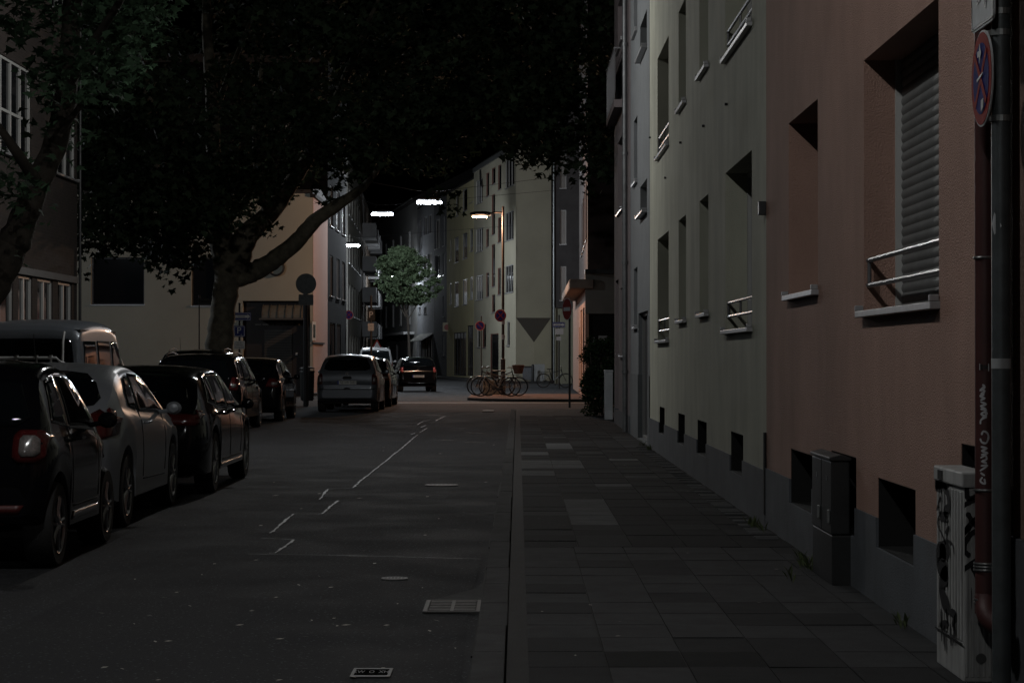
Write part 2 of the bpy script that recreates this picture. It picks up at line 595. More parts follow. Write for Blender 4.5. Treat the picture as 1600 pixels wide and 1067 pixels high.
def make_car(name, label, loc, rz, s, group='vehicles parked along the street'):
    root = thing(name, label, s.get('cat', 'car'), loc, rz, group)
    L, Wd, H = s['L'], s['W'], s['H']
    top = smooth_prof(s['top'], 2)
    belt = s['belt']
    ra, fa, wr = s['ra'], s['fa'], s['wr']
    ar = wr + .045
    ys = sorted({round(y, 4) for y in list(np.arange(0, L, .045)) + [L] + [p[0] for p in top if p[0] < .6] + [a + ar * math.cos(t) for a in (ra, fa) for t in np.linspace(0, PI, 17)]})
    yy = [ys[0]]
    for y in ys[1:]:
        if y - yy[-1] > .006: yy.append(y)
    zb0 = s.get('zb', .2)
    tum = s.get('tum', .17)
    rr, rf = s.get('rr', .09), s.get('rf', .2)
    rings = []
    for y in yy:
        w = Wd / 2
        e = s.get('er', .55)
        if y < e: w *= 1 - rr * ((e - y) / e) ** 2.6
        if y < .16: w -= .075 * (1 - math.sqrt(max(0, 1 - ((.16 - y) / .16) ** 2)))
        ef = 1.0
        if y > L - ef: w *= 1 - rf * ((y - L + ef) / ef) ** 2.6
        zt = interp(top, y)
        zbl = min(interp(belt, y), zt - .03)
        z0 = zb0 + .14 * max(0, 1 - y / .35) ** 1.5 + .1 * max(0, (y - L + .4) / .4) ** 1.5
        for a in (ra, fa):
            if abs(y - a) < ar: z0 = max(z0, wr + math.sqrt(ar * ar - (y - a) ** 2))
        z0 = min(z0, zbl - .06)
        gh = zt - zbl
        tt = tum * min(1, gh / .45)
        crown = .03 if gh > .1 else .012
        zm = z0 + .5 * (zbl - z0)
        pts = [(0, z0), (.6 * w, z0), (.93 * w, z0), (.985 * w, z0 + .025), (.995 * w, z0 + .35 * (zbl - z0)), (w, zm), (w * .995, zm + .5 * (zbl - zm)), (w * .975, zbl - .035), (w * .955, zbl - .004)]
        for t in (.12, .35, .6, .8, .9):
            bulge = .02 * math.sin(PI * t)
            pts.append(((w * .945 - w * tt * t) + bulge * min(1, gh / .3), zbl + gh * t))
        wt = w * .945 - w * tt
        pts += [(wt * .955, zbl + gh * .96), (wt * .86, zbl + gh * .992), (wt * .5, zt + crown * .7), (0, zt + crown)]
        rings.append([(x, y, z) for x, z in pts] + [(-x, y, z) for x, z in pts[-2:0:-1]])
    mb = MB(local=True)
    n = len(rings[0])
    for r_ in rings: mb.v += r_
    for i in range(len(rings) - 1):
        for j in range(n):
            mb.f.append((i * n + j, i * n + (j + 1) % n, (i + 1) * n + (j + 1) % n, (i + 1) * n + j)); mb.m.append(0)
    h = len(rings[0]) // 2
    for k in (0, len(rings) - 1):
        b0 = k * n
        for j in range(h):
            a, b_ = b0 + j, b0 + j + 1
            c, d_ = b0 + (n - j - 1) % n, b0 + (n - j) % n
            mb.f.append((a, b_, c, d_) if j else (a, b_, c)); mb.m.append(0)
    body = mb.build('body', s['paint'], root, smooth=True)
    body.data.validate()
    bvh = BVHTree.FromPolygons([Vector(v) for v in mb.v], mb.f)
    def P(nm, poly, ax, off, m, par=None, step=.07): return car_patch(nm, bvh, poly, ax, off, m, par or root, step)
    def mir(poly): return [(-a, b) for a, b in poly]
    G = s.get('glass', M_carglass)
    for k, poly in enumerate(s['side']):
        for ax in 'rl':
            if s.get('chrome'):
                cx_ = sum(p[0] for p in poly) / len(poly); cz_ = sum(p[1] for p in poly) / len(poly)
                P('window_trim', [(cx_ + (a - cx_) * (1 + .05) + (.02 if a > cx_ else -.02), cz_ + (b - cz_) * 1.12) for a, b in poly], ax, .0035, M_chrome)
            P('side_window', poly, ax, .007, G)
    rg = s['rear']
    P('rear_window', rg + mir(rg)[::-1], 'b', .006, G)
    if 'wind' in s: P('windscreen', s['wind'] + mir(s['wind'])[::-1], 'f', .006, G)
    for poly, m in s['tail']:
        for q in (poly, mir(poly)[::-1]): P('tail_light', q, 'b', .012, m, step=.05)
    for poly, m in s.get('tail2', []):
        for q in (poly, mir(poly)[::-1]): P('reversing_lamp', q, 'b', .022, m, step=.04)
    for q in ([(.38 * Wd, .62), (.46 * Wd, .68), (.44 * Wd, .76), (.3 * Wd, .7)],):
        for qq in (q, mir(q)[::-1]): P('headlight', qq, 'f', .01, M_clearlens)
    for (poly, ax, m, nm) in s.get('extra', []): P(nm, poly, ax, .008, m, step=.06)
    # door gaps and handles
    for (p, q) in s.get('gaps', []):
        for ax in 'rl': P('door_gap', strip(p, q, .012), ax, .002, M_black, step=.1)
    for (y, z) in s.get('handles', []):
        for sx in (1, -1):
            x = Wd / 2 * sx
            MB(True).tube([(x - .01 * sx, y - .09, z), (x + .03 * sx, y - .07, z), (x + .03 * sx, y + .07, z + .005), (x - .01 * sx, y + .09, z)], .012, 8).build('door_handle', s.get('hm', s['paint']), root, smooth=True)
    # wheels
    for a in (ra, fa):
        for sx in (1, -1):
            xo = sx * (Wd / 2 - .115)
            t = MB(True).lathe([(wr * .66, -.1 * sx), (wr * .93, -.1 * sx), (wr, -.07 * sx), (wr, .07 * sx), (wr * .93, .1 * sx), (wr * .67, .098 * sx), (wr * .64, .06 * sx), (wr * .64, -.08 * sx), (wr * .66, -.1 * sx)], (xo, a, wr), 'x', 36).build('wheel', M_tyre, root, smooth=True)
            m2 = MB(True)
            m2.lathe([(wr * .66, .093 * sx), (wr * .68, .1 * sx), (wr * .62, .085 * sx), (wr * .6, -.05 * sx), (.02, -.05 * sx)], (xo, a, wr), 'x', 36, m=0)
            ns = s.get('spokes', 5)
            for q in range(ns * 2):
                an = 2 * PI * (q // 2) / ns + (.13 if q % 2 else -.13)
                c0 = Vector((xo + .085 * sx, a, wr))
                dv = Vector((0, math.cos(an), math.sin(an)))
                m2.tube([c0 + dv * .03, c0 + dv * wr * .35 + Vector((-.005 * sx, 0, 0)), c0 + dv * wr * .65], [.022, .015, .013], 6)
            m2.lathe([(.06, .07 * sx), (.05, .098 * sx), (.001, .1 * sx)], (xo, a, wr), 'x', 16)
            m2.build('rim', s.get('rimm', M_alloy), t, smooth=True)
    # wheel-well and underbody (dark pan keeps the light out below)
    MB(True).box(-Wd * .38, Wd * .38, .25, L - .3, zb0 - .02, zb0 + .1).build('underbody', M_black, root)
    # mirrors
    my, mz = s['mirror']
    for sx in (1, -1):
        x = (Wd / 2) * sx
        mb = MB(True).lathe([(.0, -.04), (.04, -.035), (.062, 0), (.058, .025), (.0, .03)], (x + .09 * sx, my, mz), 'y', 14)
        mb.v = [(vx if abs(vx - x) > 9 else x + .09 * sx + (vx - x - .09 * sx) * 1.2, vy, vz) for vx, vy, vz in mb.v]
        mb.tube([(x - .06 * sx, my + .02, mz - .04), (x + .06 * sx, my, mz - .02)], .022, 6)
        mb.build('wing_mirror', s.get('mm', s['paint']), root, smooth=True)
    # number plate
    if s.get('plate'):
        px_, pz = 0.0, s['pz']
        loc_, nn, _, _ = bvh.ray_cast(Vector((px_, -3, pz)), Vector((0, 1, 0)))
        y0 = loc_.y - .02
        if s.get('pin', 0): y0 += 0
        pl = MB(True).box(-.26, .26, y0 - .012, y0, pz - .055, pz + .055).build('number_plate', mat('plate_holder_black', (.02, .02, .02), .5), root, bevel=.004)
        MB(True).box(-.253, .253, y0 - .0145, y0 - .0125, pz - .048, pz + .048).build('plate_face', M_plate, pl)
        MB(True).box(-.253, -.215, y0 - .0165, y0 - .015, pz - .048, pz + .048).build('blue_band', M_plateblue, pl)
        text_part('plate_text', s['plate'], .098, (.02, y0 - .0175, pz), (1, 0, 0), (0, 0, 1), M_ink, pl, local=True, sx=.78)
    if s.get('badge'):
        z = s['badge']
        loc_, nn, _, _ = bvh.ray_cast(Vector((0, -3, z)), Vector((0, 1, 0)))
        MB(True).lathe([(.025, 0), (.045, 0), (.045, -.014), (.025, -.014), (.025, 0)], (0, loc_.y - .004, z), 'y', 20).box(-.05, .05, loc_.y - .016, loc_.y - .004, z - .008, z + .008).build('badge', M_chrome, root, smooth=True)
    if s.get('wiper'):
        a, c = s['wiper']
        la = bvh.ray_cast(Vector((a[0], -3, a[1])), Vector((0, 1, 0)))[0]
        lc = bvh.ray_cast(Vector((c[0], -3, c[1])), Vector((0, 1, 0)))[0]
        if la and lc: MB(True).tube([la + Vector((0, -.03, 0)), lc + Vector((0, -.025, 0))], .009, 6).build('rear_wiper', M_plastic, root)
    if s.get('exhaust'):
        MB(True).tube([(s['exhaust'], -.02, .27), (s['exhaust'], .3, .27)], .032, 12).build('exhaust_pipe', M_chrome, root, smooth=True)
    if s.get('rails'):
        for sx in (1, -1):
            x = sx * (Wd / 2 * (1 - tum) - .1)
            y0, y1 = s['rails']
            MB(True).tube([(x, y0, interp(top, y0) - .01), (x, y0 + .12, interp(top, y0 + .12) + .03), (x, (y0 + y1) / 2, interp(top, (y0 + y1) / 2) + .045), (x, y1 - .12, interp(top, y1 - .12) + .03), (x, y1, interp(top, y1) - .01)], .014, 6).build('roof_rail', M_chrome if s.get('railc') else M_plastic, root, smooth=True)
    if s.get('antenna'):
        ax_, ay = s['antenna']
        z = interp(top, ay)
        MB(True).tube([(ax_, ay, z), (ax_, ay - .12, z + .32)], [.006, .003], 5).build('antenna', M_plastic, root)
    return root

# ---------------------------------------------------------------- street furniture
M_lampglass = mat('white_lamp_diffuser', (0.9, 0.95, 1.0), 0.4, emit=60.0, ecol=(0.86, 0.94, 1.0))
M_sodium = mat('orange_lamp_diffuser', (1.0, 0.75, 0.5), 0.4, emit=60.0, ecol=(1.0, 0.62, 0.34))

def point(name, loc, energy, col, r, parent):
    l = bpy.data.lights.new(name, 'POINT')
    l.energy = energy
    l.color = col
    l.shadow_soft_size = r
    o = bpy.data.objects.new(name, l)
    COL.objects.link(o)
    L, rz = root_loc(parent)
    o.location = Vector(loc) - L
    o.parent = parent
    return o

def hanging_lamp(x, y, z, xl, xr, energy, label):
    lc = (1.0, .99, .95) if y < 60 else (.86, .93, 1.0)
    t = thing('hanging_street_lamp', label, 'street lamp', (x, y, z), 0, 'lamps hung on wires over the street')
    MB().lathe([(.0, -.5), (.05, -.48), (.08, -.3), (.09, 0), (.08, .3), (.05, .48), (0, .5)], (x, y, z + .1), 'x', 16).build('housing', M_dark, t, smooth=True)
    MB().box(x - .52, x + .52, y - .1, y + .1, z - .09, z + .02).build('diffuser', M_lampglass, t, bevel=.02)
    pts = [(xl, y, z + 1.1), (x - .3, y, z + .42), (x + .3, y, z + .42), (xr, y, z + 1.2)]
    mb = MB().tube(pts, .008, 5)
    mb.tube([(x - .3, y, z + .42), (x - .3, y, z + .2)], .008, 5).tube([(x + .3, y, z + .42), (x + .3, y, z + .2)], .008, 5)
    mb.build('suspension_wire', M_dark, t)
    point('lamp_light', (x, y, z - .16), energy, lc, .07, t)
    return t

def sign_plate(mbf, parent, name, kind, c, w, h, right, material, t=.006, rim=None):
    """flat sign: c centre, right = unit vector along its width, faces -right x up side"""
    c = Vector(c); r = Vector(right).normalized(); up = Vector((0, 0, 1)); n = r.cross(up)   # n points at the viewer for right=+X -> -Y
    if kind == 'round':
        k = 40
        poly = [(w / 2 * math.cos(2 * PI * i / k), w / 2 * math.sin(2 * PI * i / k)) for i in range(k)]
    else:
        rc = min(w, h) * .1
        poly = []
        for (sx, sy, a0) in ((1, 1, 0), (-1, 1, 90), (-1, -1, 180), (1, -1, 270)):
            for q in range(4):
                a = R(a0 + q * 30)
                poly.append((sx * (w / 2 - rc) + rc * math.cos(a), sy * (h / 2 - rc) + rc * math.sin(a)))
    mb = MB().prism(poly, lambda a, b, s_: c + r * a + up * b + n * s_, -t / 2, t / 2)
    return mb.build(name, material, parent), (lambda a, b, s_=0.0: c + r * a + up * b + n * (t / 2 + .0015 + s_))

def flat(parent, name, polys, fm, material, s_=0.0, th=.0012):
    mb = MB()
    for poly in polys:
        mb.prism(poly, lambda a, b, t: fm(a, b, s_ + t), 0, th)
    return mb.build(name, material, parent)

def disc(rad, k=36, cx=0, cy=0): return [(cx + rad * math.cos(2 * PI * i / k), cy + rad * math.sin(2 * PI * i / k)) for i in range(k)]

M_sred = mat('sign_red', (0.17, 0.02, 0.016), 0.75, spec=.1, var=.12, vs=20)
M_sblue = mat('sign_blue', (0.008, 0.012, 0.09), 0.75, spec=.1, var=.12, vs=20)
M_swhite = mat('sign_white', (0.36, 0.37, 0.38), 0.7, spec=.15, var=.12, vs=20)
M_sback = mat('sign_back_grey', (0.07, 0.08, 0.085), 0.5, metal=.3, var=.2, vs=10)
M_swb = mat('bright_sign_white', (0.75, 0.76, 0.78), 0.6)  # paler copy of sign_white; the extra tone stands in for returned light
M_sbb = mat('bright_sign_blue', (0.02, 0.035, 0.22), 0.6)  # blue brightened the same way, to look lit
M_pole = mat('sign_pole_grey', (0.075, 0.084, 0.088), 0.5, metal=.35, var=.25, vs=9)

def sign_pole(name, label, x, y, ztop, r=.03, z0=0.0, material=None, cat='sign', group='street signs on poles'):
    t = thing(name, label, cat, (x, y, z0), 0, group)
    MB().tube([(x, y, z0), (x, y, ztop)], r, 14).lathe([(r * 1.15, 0), (r * 1.15, .03), (0, .045)], (x, y, ztop), 'z', 14).build('pole', material or M_pole, t, smooth=True)
    return t

def no_stopping(t, c, dia, right, arrows=False):
    p, fm = sign_plate(None, t, 'sign_panel', 'round', c, dia, dia, right, M_swhite)
    flat(p, 'red_ring', [disc(dia * .48)], fm, M_sred)
    flat(p, 'blue_field', [disc(dia * .37)], fm, M_sblue, .0015)
    bw = dia * .05
    a = dia * .29
    flat(p, 'red_cross', [[(-a, -a + bw), (-a + bw, -a), (a, a - bw), (a - bw, a)], ], fm, M_sred, .003)
    flat(p, 'red_cross', [[(a, -a + bw), (a - bw, -a), (-a, a - bw), (-a + bw, a)]], fm, M_sred, .0045)
    return p, fm

M_bsteel = mat('dull_bicycle_steel', (.16, .14, .12), .35, metal=.8)

def bicycle(label, loc, rz, paint, basket=False, lean=0.08, rack=True, group='bicycles parked at the corner'):
    t = thing('bicycle', label, 'bicycle', loc, rz, group)
    t.rotation_euler = (0, lean, rz) if False else (lean, 0, rz)
    wr = .345
    A, B = Vector((0, 0, wr)), Vector((1.08, 0, wr))     # rear, front hub, bike runs along +x
    for c in (A, B):
        w = MB(True)
        w.lathe([(wr - .04, -.016), (wr - .012, -.025), (wr, 0), (wr - .012, .025), (wr - .04, .016), (wr - .044, 0), (wr - .04, -.016)], c, 'y', 36)
        o = w.build('wheel', M_tyre, t, smooth=True)
        s_ = MB(True).lathe([(wr - .045, -.011), (wr - .03, -.012), (wr - .03, .012), (wr - .045, .011), (wr - .045, -.011)], c, 'y', 36)
        for i in range(18):
            an = 2 * PI * i / 18
            s_.tube([c + Vector((0, .02 * (-1) ** i, 0)), c + Vector(((wr - .04) * math.cos(an), 0, (wr - .04) * math.sin(an)))], .0022, 4)
        s_.lathe([(.02, -.05), (.02, .05)], c, 'y', 10)
        s_.build('rim_and_spokes', M_bsteel, o, smooth=True)
    bb, st, hd, ht = Vector((.44, 0, .29)), Vector((.3, 0, .80)), Vector((.9, 0, .68)), Vector((.86, 0, .86))
    mb = MB(True)
    for p, q, r in ((bb, st, .021), (bb, hd, .024), (st + Vector((.03, 0, -.12)), ht, .02), (hd + Vector((.012, 0, -.05)), ht + Vector((-.01, 0, .05)), .02)):
        mb.tube([p, q], r, 8)
    for sy in (-.05, .05):
        mb.tube([A + Vector((0, sy, 0)), bb + Vector((0, sy * .4, 0))], .01, 6)
        mb.tube([A + Vector((0, sy, 0)), st + Vector((.02, sy * .2, -.1))], .008, 6)
        mb.tube([B + Vector((0, sy, 0)), Vector((.93, sy, .66)), hd], .011, 6)
    mb.build('frame', paint, t, smooth=True)
    h = MB(True).tube([ht, ht + Vector((-.02, 0, .13))], .013, 8)
    h.tube([ht + Vector((-.16, -.27, .17)), ht + Vector((-.02, -.2, .16)), ht + Vector((.03, -.05, .13)), ht + Vector((.03, .05, .13)), ht + Vector((-.02, .2, .16)), ht + Vector((-.16, .27, .17))], .011, 8)
    h.build('handlebar', M_bsteel, t, smooth=True)
    s_ = MB(True)
    for k in range(1):
        prof = [(-.13, .075), (-.08, .085), (0, .05), (.12, .018), (.14, .015)]
        for i, (x, w) in enumerate(prof):
            for a in range(8):
                an = 2 * PI * a / 8
                s_.v.append((st.x + x, w * math.cos(an), st.z + .1 + .022 * math.sin(an) + (.01 if i == 0 else 0)))
        s_.f += [(i * 8 + j, i * 8 + (j + 1) % 8, (i + 1) * 8 + (j + 1) % 8, (i + 1) * 8 + j) for i in range(4) for j in range(8)] + [tuple(range(8)), tuple(range(32, 40))]
        s_.m += [0] * (len(s_.f))
    s_.tube([st, st + Vector((-.01, 0, .1))], .013, 8)
    s_.build('saddle', M_plastic, t, smooth=True)
    for c, a0, a1 in ((A, 20, 190), (B, -10, 130)):
        m = MB(True)
        n_ = 14
        for i in range(n_ + 1):
            an = R(a0 + (a1 - a0) * i / n_)
            for yy in (-.03, 0, .03):
                rr_ = wr + .028 + (.008 if yy == 0 else 0)
                m.v.append((c.x + rr_ * math.cos(an), yy, c.z + rr_ * math.sin(an)))
        m.f = [(i * 3 + j, i * 3 + j + 1, i * 3 + j + 4, i * 3 + j + 3) for i in range(n_) for j in range(2)]
        m.m = [0] * len(m.f)
        o = m.build('mudguard', paint, t, smooth=True)
        so = o.modifiers.new('thickness', 'SOLIDIFY'); so.thickness = .002
    cr = MB(True).lathe([(.085, -.004), (.095, 0), (.085, .004), (.02, .004)], bb + Vector((0, -.05, 0)), 'y', 24)
    cr.tube([bb + Vector((0, -.07, 0)), bb + Vector((.12, -.07, -.12))], .01, 6).tube([bb + Vector((0, .07, 0)), bb + Vector((-.12, .07, .12))], .01, 6)
    cr.box(bb.x + .08, bb.x + .17, -.15, -.07, bb.z - .135, bb.z - .11).box(bb.x - .17, bb.x - .08, .07, .15, bb.z + .11, bb.z + .135)
    cr.build('crankset', M_dark, t)
    if rack:
        m = MB(True)
        for sy in (-.06, .06):
            m.tube([(-.28, sy, .76), (.24, sy, .76)], .006, 5).tube([(-.1, sy, .76), (0, sy, wr)], .006, 5)
        for x in (-.28, -.1, .08, .24): m.tube([(x, -.06, .76), (x, .06, .76)], .006, 5)
        m.build('luggage_rack', M_dark, t)
    if basket:
        m = MB(True)
        n_ = 20
        for k, (r_, z_) in enumerate([(.13, .80), (.15, .9), (.17, 1.0), (.19, 1.08), (.2, 1.1), (.185, 1.1), (.12, .82)]):
            for j in range(n_):
                an = 2 * PI * j / n_
                m.v.append((1.08 + r_ * 1.15 * math.cos(an), r_ * math.sin(an) * .85, z_))
        m.f = [(k * n_ + j, k * n_ + (j + 1) % n_, (k + 1) * n_ + (j + 1) % n_, (k + 1) * n_ + j) for k in range(6) for j in range(n_)] + [tuple(range(n_)), tuple(range(6 * n_, 7 * n_))]
        m.m = [0] * len(m.f)
        m.build('wicker_basket', mat('wicker_brown', (0.12, 0.065, 0.045), .8, var=.45, vs=30, bump=.9, bs=70), t, smooth=True)
    return t

# ================================================================ GROUND, ROAD, PAVEMENTS
def asphalt(name, col, rough=.55):
    m = mat(name, col, rough, spec=.25, var=.28, vs=1.1, bump=.9, bs=260, rvar=.1)
    nt = m.node_tree
    b = nt.nodes['Principled BSDF']
    tc = nt.nodes['Texture Coordinate'] if 'Texture Coordinate' in nt.nodes else nt.nodes.new('ShaderNodeTexCoord')
    v = nt.nodes.new('ShaderNodeTexVoronoi')
    v.inputs['Scale'].default_value = 26
    r = nt.nodes.new('ShaderNodeMapRange')
    r.inputs['From Min'].default_value = .1
    r.inputs['From Max'].default_value = .22
    r.inputs['To Min'].default_value = 4.5
    r.inputs['To Max'].default_value = 1
    nt.links.new(tc.outputs['Object'], v.inputs['Vector'])
    nt.links.new(v.outputs['Distance'], r.inputs['Value'])
    old = b.inputs['Base Color'].links[0].from_socket
    s = nt.nodes.new('ShaderNodeVectorMath'); s.operation = 'SCALE'
    nt.links.new(old, s.inputs[0]); nt.links.new(r.outputs['Result'], s.inputs['Scale'])
    nt.links.new(s.outputs['Vector'], b.inputs['Base Color'])
    return m
M_road = asphalt('road_asphalt', (0.024, 0.025, 0.0275), .9)
M_patch = asphalt('patch_asphalt', (0.018, 0.019, 0.021), .9)
M_conc = mat('kerb_granite', (0.044, 0.0445, 0.045), .9, spec=.1, var=.25, vs=4, bump=.6, bs=120)
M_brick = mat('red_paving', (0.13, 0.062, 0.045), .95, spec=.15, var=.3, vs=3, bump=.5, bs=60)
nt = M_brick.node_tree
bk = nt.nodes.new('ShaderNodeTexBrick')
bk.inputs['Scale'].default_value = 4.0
bk.inputs['Color1'].default_value = (.19, .112, .085, 1)  # part of the lamp's warm pool is put into these brick tones
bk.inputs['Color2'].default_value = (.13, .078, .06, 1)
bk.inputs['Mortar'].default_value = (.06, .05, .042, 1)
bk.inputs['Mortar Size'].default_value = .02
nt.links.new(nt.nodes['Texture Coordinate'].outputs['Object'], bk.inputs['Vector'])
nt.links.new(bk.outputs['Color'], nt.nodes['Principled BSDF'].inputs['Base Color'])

MB().add([(-160, -40, 0), (160, -40, 0), (160, 420, 0), (-160, 420, 0)], [(0, 1, 2, 3)]).build('road', M_road, kind='structure')
# darker re-laid strip left of the old seam, and the square patch near the camera
def gp(x, y, h=0.0):
    Y = F * (CZ - h) / (y - CY)
    return ((x - CX) * Y / F, Y)
def sheet(name, pts, z, m, kind='structure'):
    return MB().add([(a, b, z) for a, b in pts], [tuple(range(len(pts)))]).build(name, m, kind=kind)
sheet('road_patch', [gp(250, 866), gp(430, 866), gp(755, 875), gp(736, 930), gp(700, 1240), gp(-500, 1240)], .004, M_patch)
# pale tar seams
M_seam = mat('old_seam_filler', (0.13, 0.133, 0.138), .6, var=.4, vs=6)
def zq(a, b): return (380 + a * .4003, 640 + b * .4003)
seams = [[(20, 566), (330, 570), (640, 577), (925, 585)], [(70, 503), (198, 509)], [(198, 510), (125, 562), (100, 562)], [(107, 484), (150, 447), (195, 409)],
         [(195, 408), (305, 409)], [(308, 408), (340, 380), (372, 357)], [(298, 352), (330, 312)], [(330, 311), (430, 308)],
         [(430, 306), (462, 276), (492, 254), (530, 222), (560, 200), (592, 172), (622, 150), (650, 124), (680, 100)], [(655, 98), (672, 92)],
         [(690, 90), (718, 72)], [(692, 70), (712, 62)], [(680, 60), (702, 46), (730, 43)], [(752, 44), (785, 27)], [(795, 71), (872, 73)], [(868, 90), (938, 93)], [(730, 119), (820, 121)], [(862, 128), (946, 130)], [(720, 22), (790, 26)]]
mb = MB()
for i, sm in enumerate(seams):
    w = .014 if i in (0, 1, 4, 7) else (.035 if i > 12 else .024)
    q = [gp(*zq(a, b)) for a, b in sm]
    P_ = []
    for (a0, b0), (a1, b1) in zip(q, q[1:]):
        P_ += [Vector((a0 + (a1 - a0) * i_ / 8, b0 + (b1 - b0) * i_ / 8, 0)) for i_ in range(8)]
    P_.append(Vector((*q[-1], 0)))
    for k in range(len(P_) - 1):
        a, b = P_[k], P_[k + 1]
        t = (b - a).normalized(); n_ = Vector((-t.y, t.x, 0))
        wa = w * random.uniform(.4, 1.2) / 2; j = n_ * random.uniform(-.006, .006)
        mb.add([a + n_ * wa + j + Vector((0, 0, .008)), b + n_ * wa + j + Vector((0, 0, .008)), b - n_ * wa + j + Vector((0, 0, .008)), a - n_ * wa + j + Vector((0, 0, .008))], [(0, 1, 2, 3)])
mb.build('road_seams', M_seam, kind='structure')
# red crossing table and the raised corner where the bicycles stand
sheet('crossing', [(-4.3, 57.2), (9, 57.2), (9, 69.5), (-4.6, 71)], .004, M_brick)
mb = MB()
cor = [(-1.72, 73.2), (-1.2, 71.6), (0, 70.6), (1.6, 70.2), (8, 70), (8, 80.5), (-1.0, 80.5), (-1.75, 79)]
mb.prism(cor, lambda a, b, t: (a, b, t), -.1, .09)
mb.build('corner_pavement', mat('dark_kerb_stone', (.03, .027, .025), .9, var=.2), kind='structure')
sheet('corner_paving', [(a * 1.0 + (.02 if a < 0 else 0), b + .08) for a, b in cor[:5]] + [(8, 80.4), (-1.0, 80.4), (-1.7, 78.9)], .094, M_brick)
mb = MB()
mb.box(-.95, -.65, 57.3, 58.6, .006, .03)
mb.box(-4.0, 2.6, 68.2, 69.2, .006, .012)
mb.build('marker_stone', mat('pale_stone', (.3, .26, .22), .8, var=.2), kind='structure')
# right pavement: base, kerb stones, asphalt strip, slabs
MB().box(-.05, 2.02, 2, 57, -.2, .092).box(2.02, 9, 44.6, 57, -.2, .092).build('pavement', mat('pavement_asphalt', (0.010, 0.010, 0.010), .85, var=.3, vs=5, bump=.8, bs=200), kind='structure')
mb = MB()
y = 2.0
while y < 56.6:
    j = random.uniform(-.004, .004)
    w0 = -.207 + .03 * max(0, min(1, (y - 12.5) / 20)) + j
    if 9.9 < y + .4 < 12.6: w0 = -.207
    mb.box(w0, -.056 + j, y + .003, min(y + .997, 56.6), -.2, .1 + random.uniform(-.002, .002))
    y += 1.0
mb.build('kerb', M_conc, bevel=.008, kind='structure')
mb = MB()
y = 8.0
while y < 56:
    mb.box(-.226 + .03 * max(0, min(1, (y - 12.5) / 20)) + random.uniform(-.006, .006), -.19 + .03 * max(0, min(1, (y - 12.5) / 20)), y, y + .5, .001, .0105)
    y += .5
mb.build('gutter_joint', M_black, kind='structure')
sheet('gutter', [(-.21, 8.5), (-.205, 12.2), (-.5, 12.4), (-.5, 13.0), (-.27, 13.6), (-.205, 14.2), (-.2, 30), (-.2, 8.5)][:7] + [(-.18, 30)], .006, M_conc)
slab_cols = [(.045, .046, .048), (.026, .027, .028), (.013, .0135, .014), (.12, .122, .125), (.105, .107, .11)]
SM = [mat('paving_slab_%s' % n_, tuple(v * .8 for v in c), .9, spec=.1, var=.22, vs=5, bump=.5, bs=140) for n_, c in zip(('grey', 'worn', 'dark', 'pale', 'light'), slab_cols)]
mb = MB()
y, row = 2.0, 0
while y < 50:
    near = y < 15.4
    dy = .5 if near else .52
    cw = .3555 if near else .393
    n_ = 6 if near else 5
    off = .0
    x = .045
    c = 0
    while x < 2.0:
        x1 = min(x + cw, 2.004)
        if x1 - x > .05:
            if near:
                mi = 1 if (y < 10.1 and c in (0, 2, 3)) else (0 if random.random() < .85 else 1)
                if y < 9.0 + 1.1 and c in (1, 2) and 9.2 < y < 9.8: mi = 2
            else:
                q = random.random()
                mi = 2 if q < .7 else (1 if q < .95 else 0)
                if c == 1 and 17.4 < y < 20.6: mi = 4
                if c == 0 and (24.5 < y < 25.4 or 26.4 < y < 28.3 or 30 < y < 31): mi = 4
                if c == 1 and (26.2 < y < 28.4 or 32 < y < 34): mi = 4
                if c == 2 and 22.6 < y < 23.2: mi = 4
                if c == 3 and 28.0 < y < 28.6: mi = 4
                if c > 1 and 33 < y < 35: mi = 1
            t = .1 + random.uniform(-.0025, .0025)
            dz = random.uniform(-.0015, .0015)
            g = .004
            vs = [(x + g, y + g, .08), (x1 - g, y + g, .08), (x1 - g, y + dy - g, .08), (x + g, y + dy - g, .08), (x + g, y + g, t), (x1 - g, y + g, t + dz), (x1 - g, y + dy - g, t + dz), (x + g, y + dy - g, t)]
            mb.add(vs, [(4, 5, 6, 7), (0, 1, 5, 4), (1, 2, 6, 5), (2, 3, 7, 6), (3, 0, 4, 7)], mi)
        x = x1; c += 1
    y += dy; row += 1
mb.build('paving_slabs', SM, kind='structure')
# cobbled strip along the wall
mb = MB()
y = 16.2
while y < 33:
    mb.box(1.8, 1.97 + random.uniform(-.01, .01), y, y + .07, .08, .108 + random.uniform(-.003, .004))
    y += random.choice([.1, .1, .35])
mb.build('wall_edge_stones', SM[4], kind='structure')
# far pavements
MB().prism([(-1.3, 120.5), (9, 120.5), (9, 123.9), (-.1, 123.9), (-4.9, 153), (-14, 214), (-15.6, 214), (-6.5, 152)], lambda a, b, t: (a, b, t), -.1, .1).build('far_pavement', M_conc, kind='structure')
MB().prism([(-7.7, 81), (-5.9, 81), (-5.9, 97), (-9.2, 131), (-11.2, 186), (-12.9, 186), (-10.4, 131), (-7.7, 97)], lambda a, b, t: (a, b, t), -.1, .1).build('left_pavement', M_conc, kind='structure')
sheet('side_street_paving', [(-9, 2), (-5.35, 2), (-5.35, 30), (-7.6, 34), (-7.6, 72), (-20, 72), (-20, 44), (-9, 44)], .006, mat('plaza_paving', (.07, .068, .064), .85, var=.25, vs=2, bump=.5, bs=40))

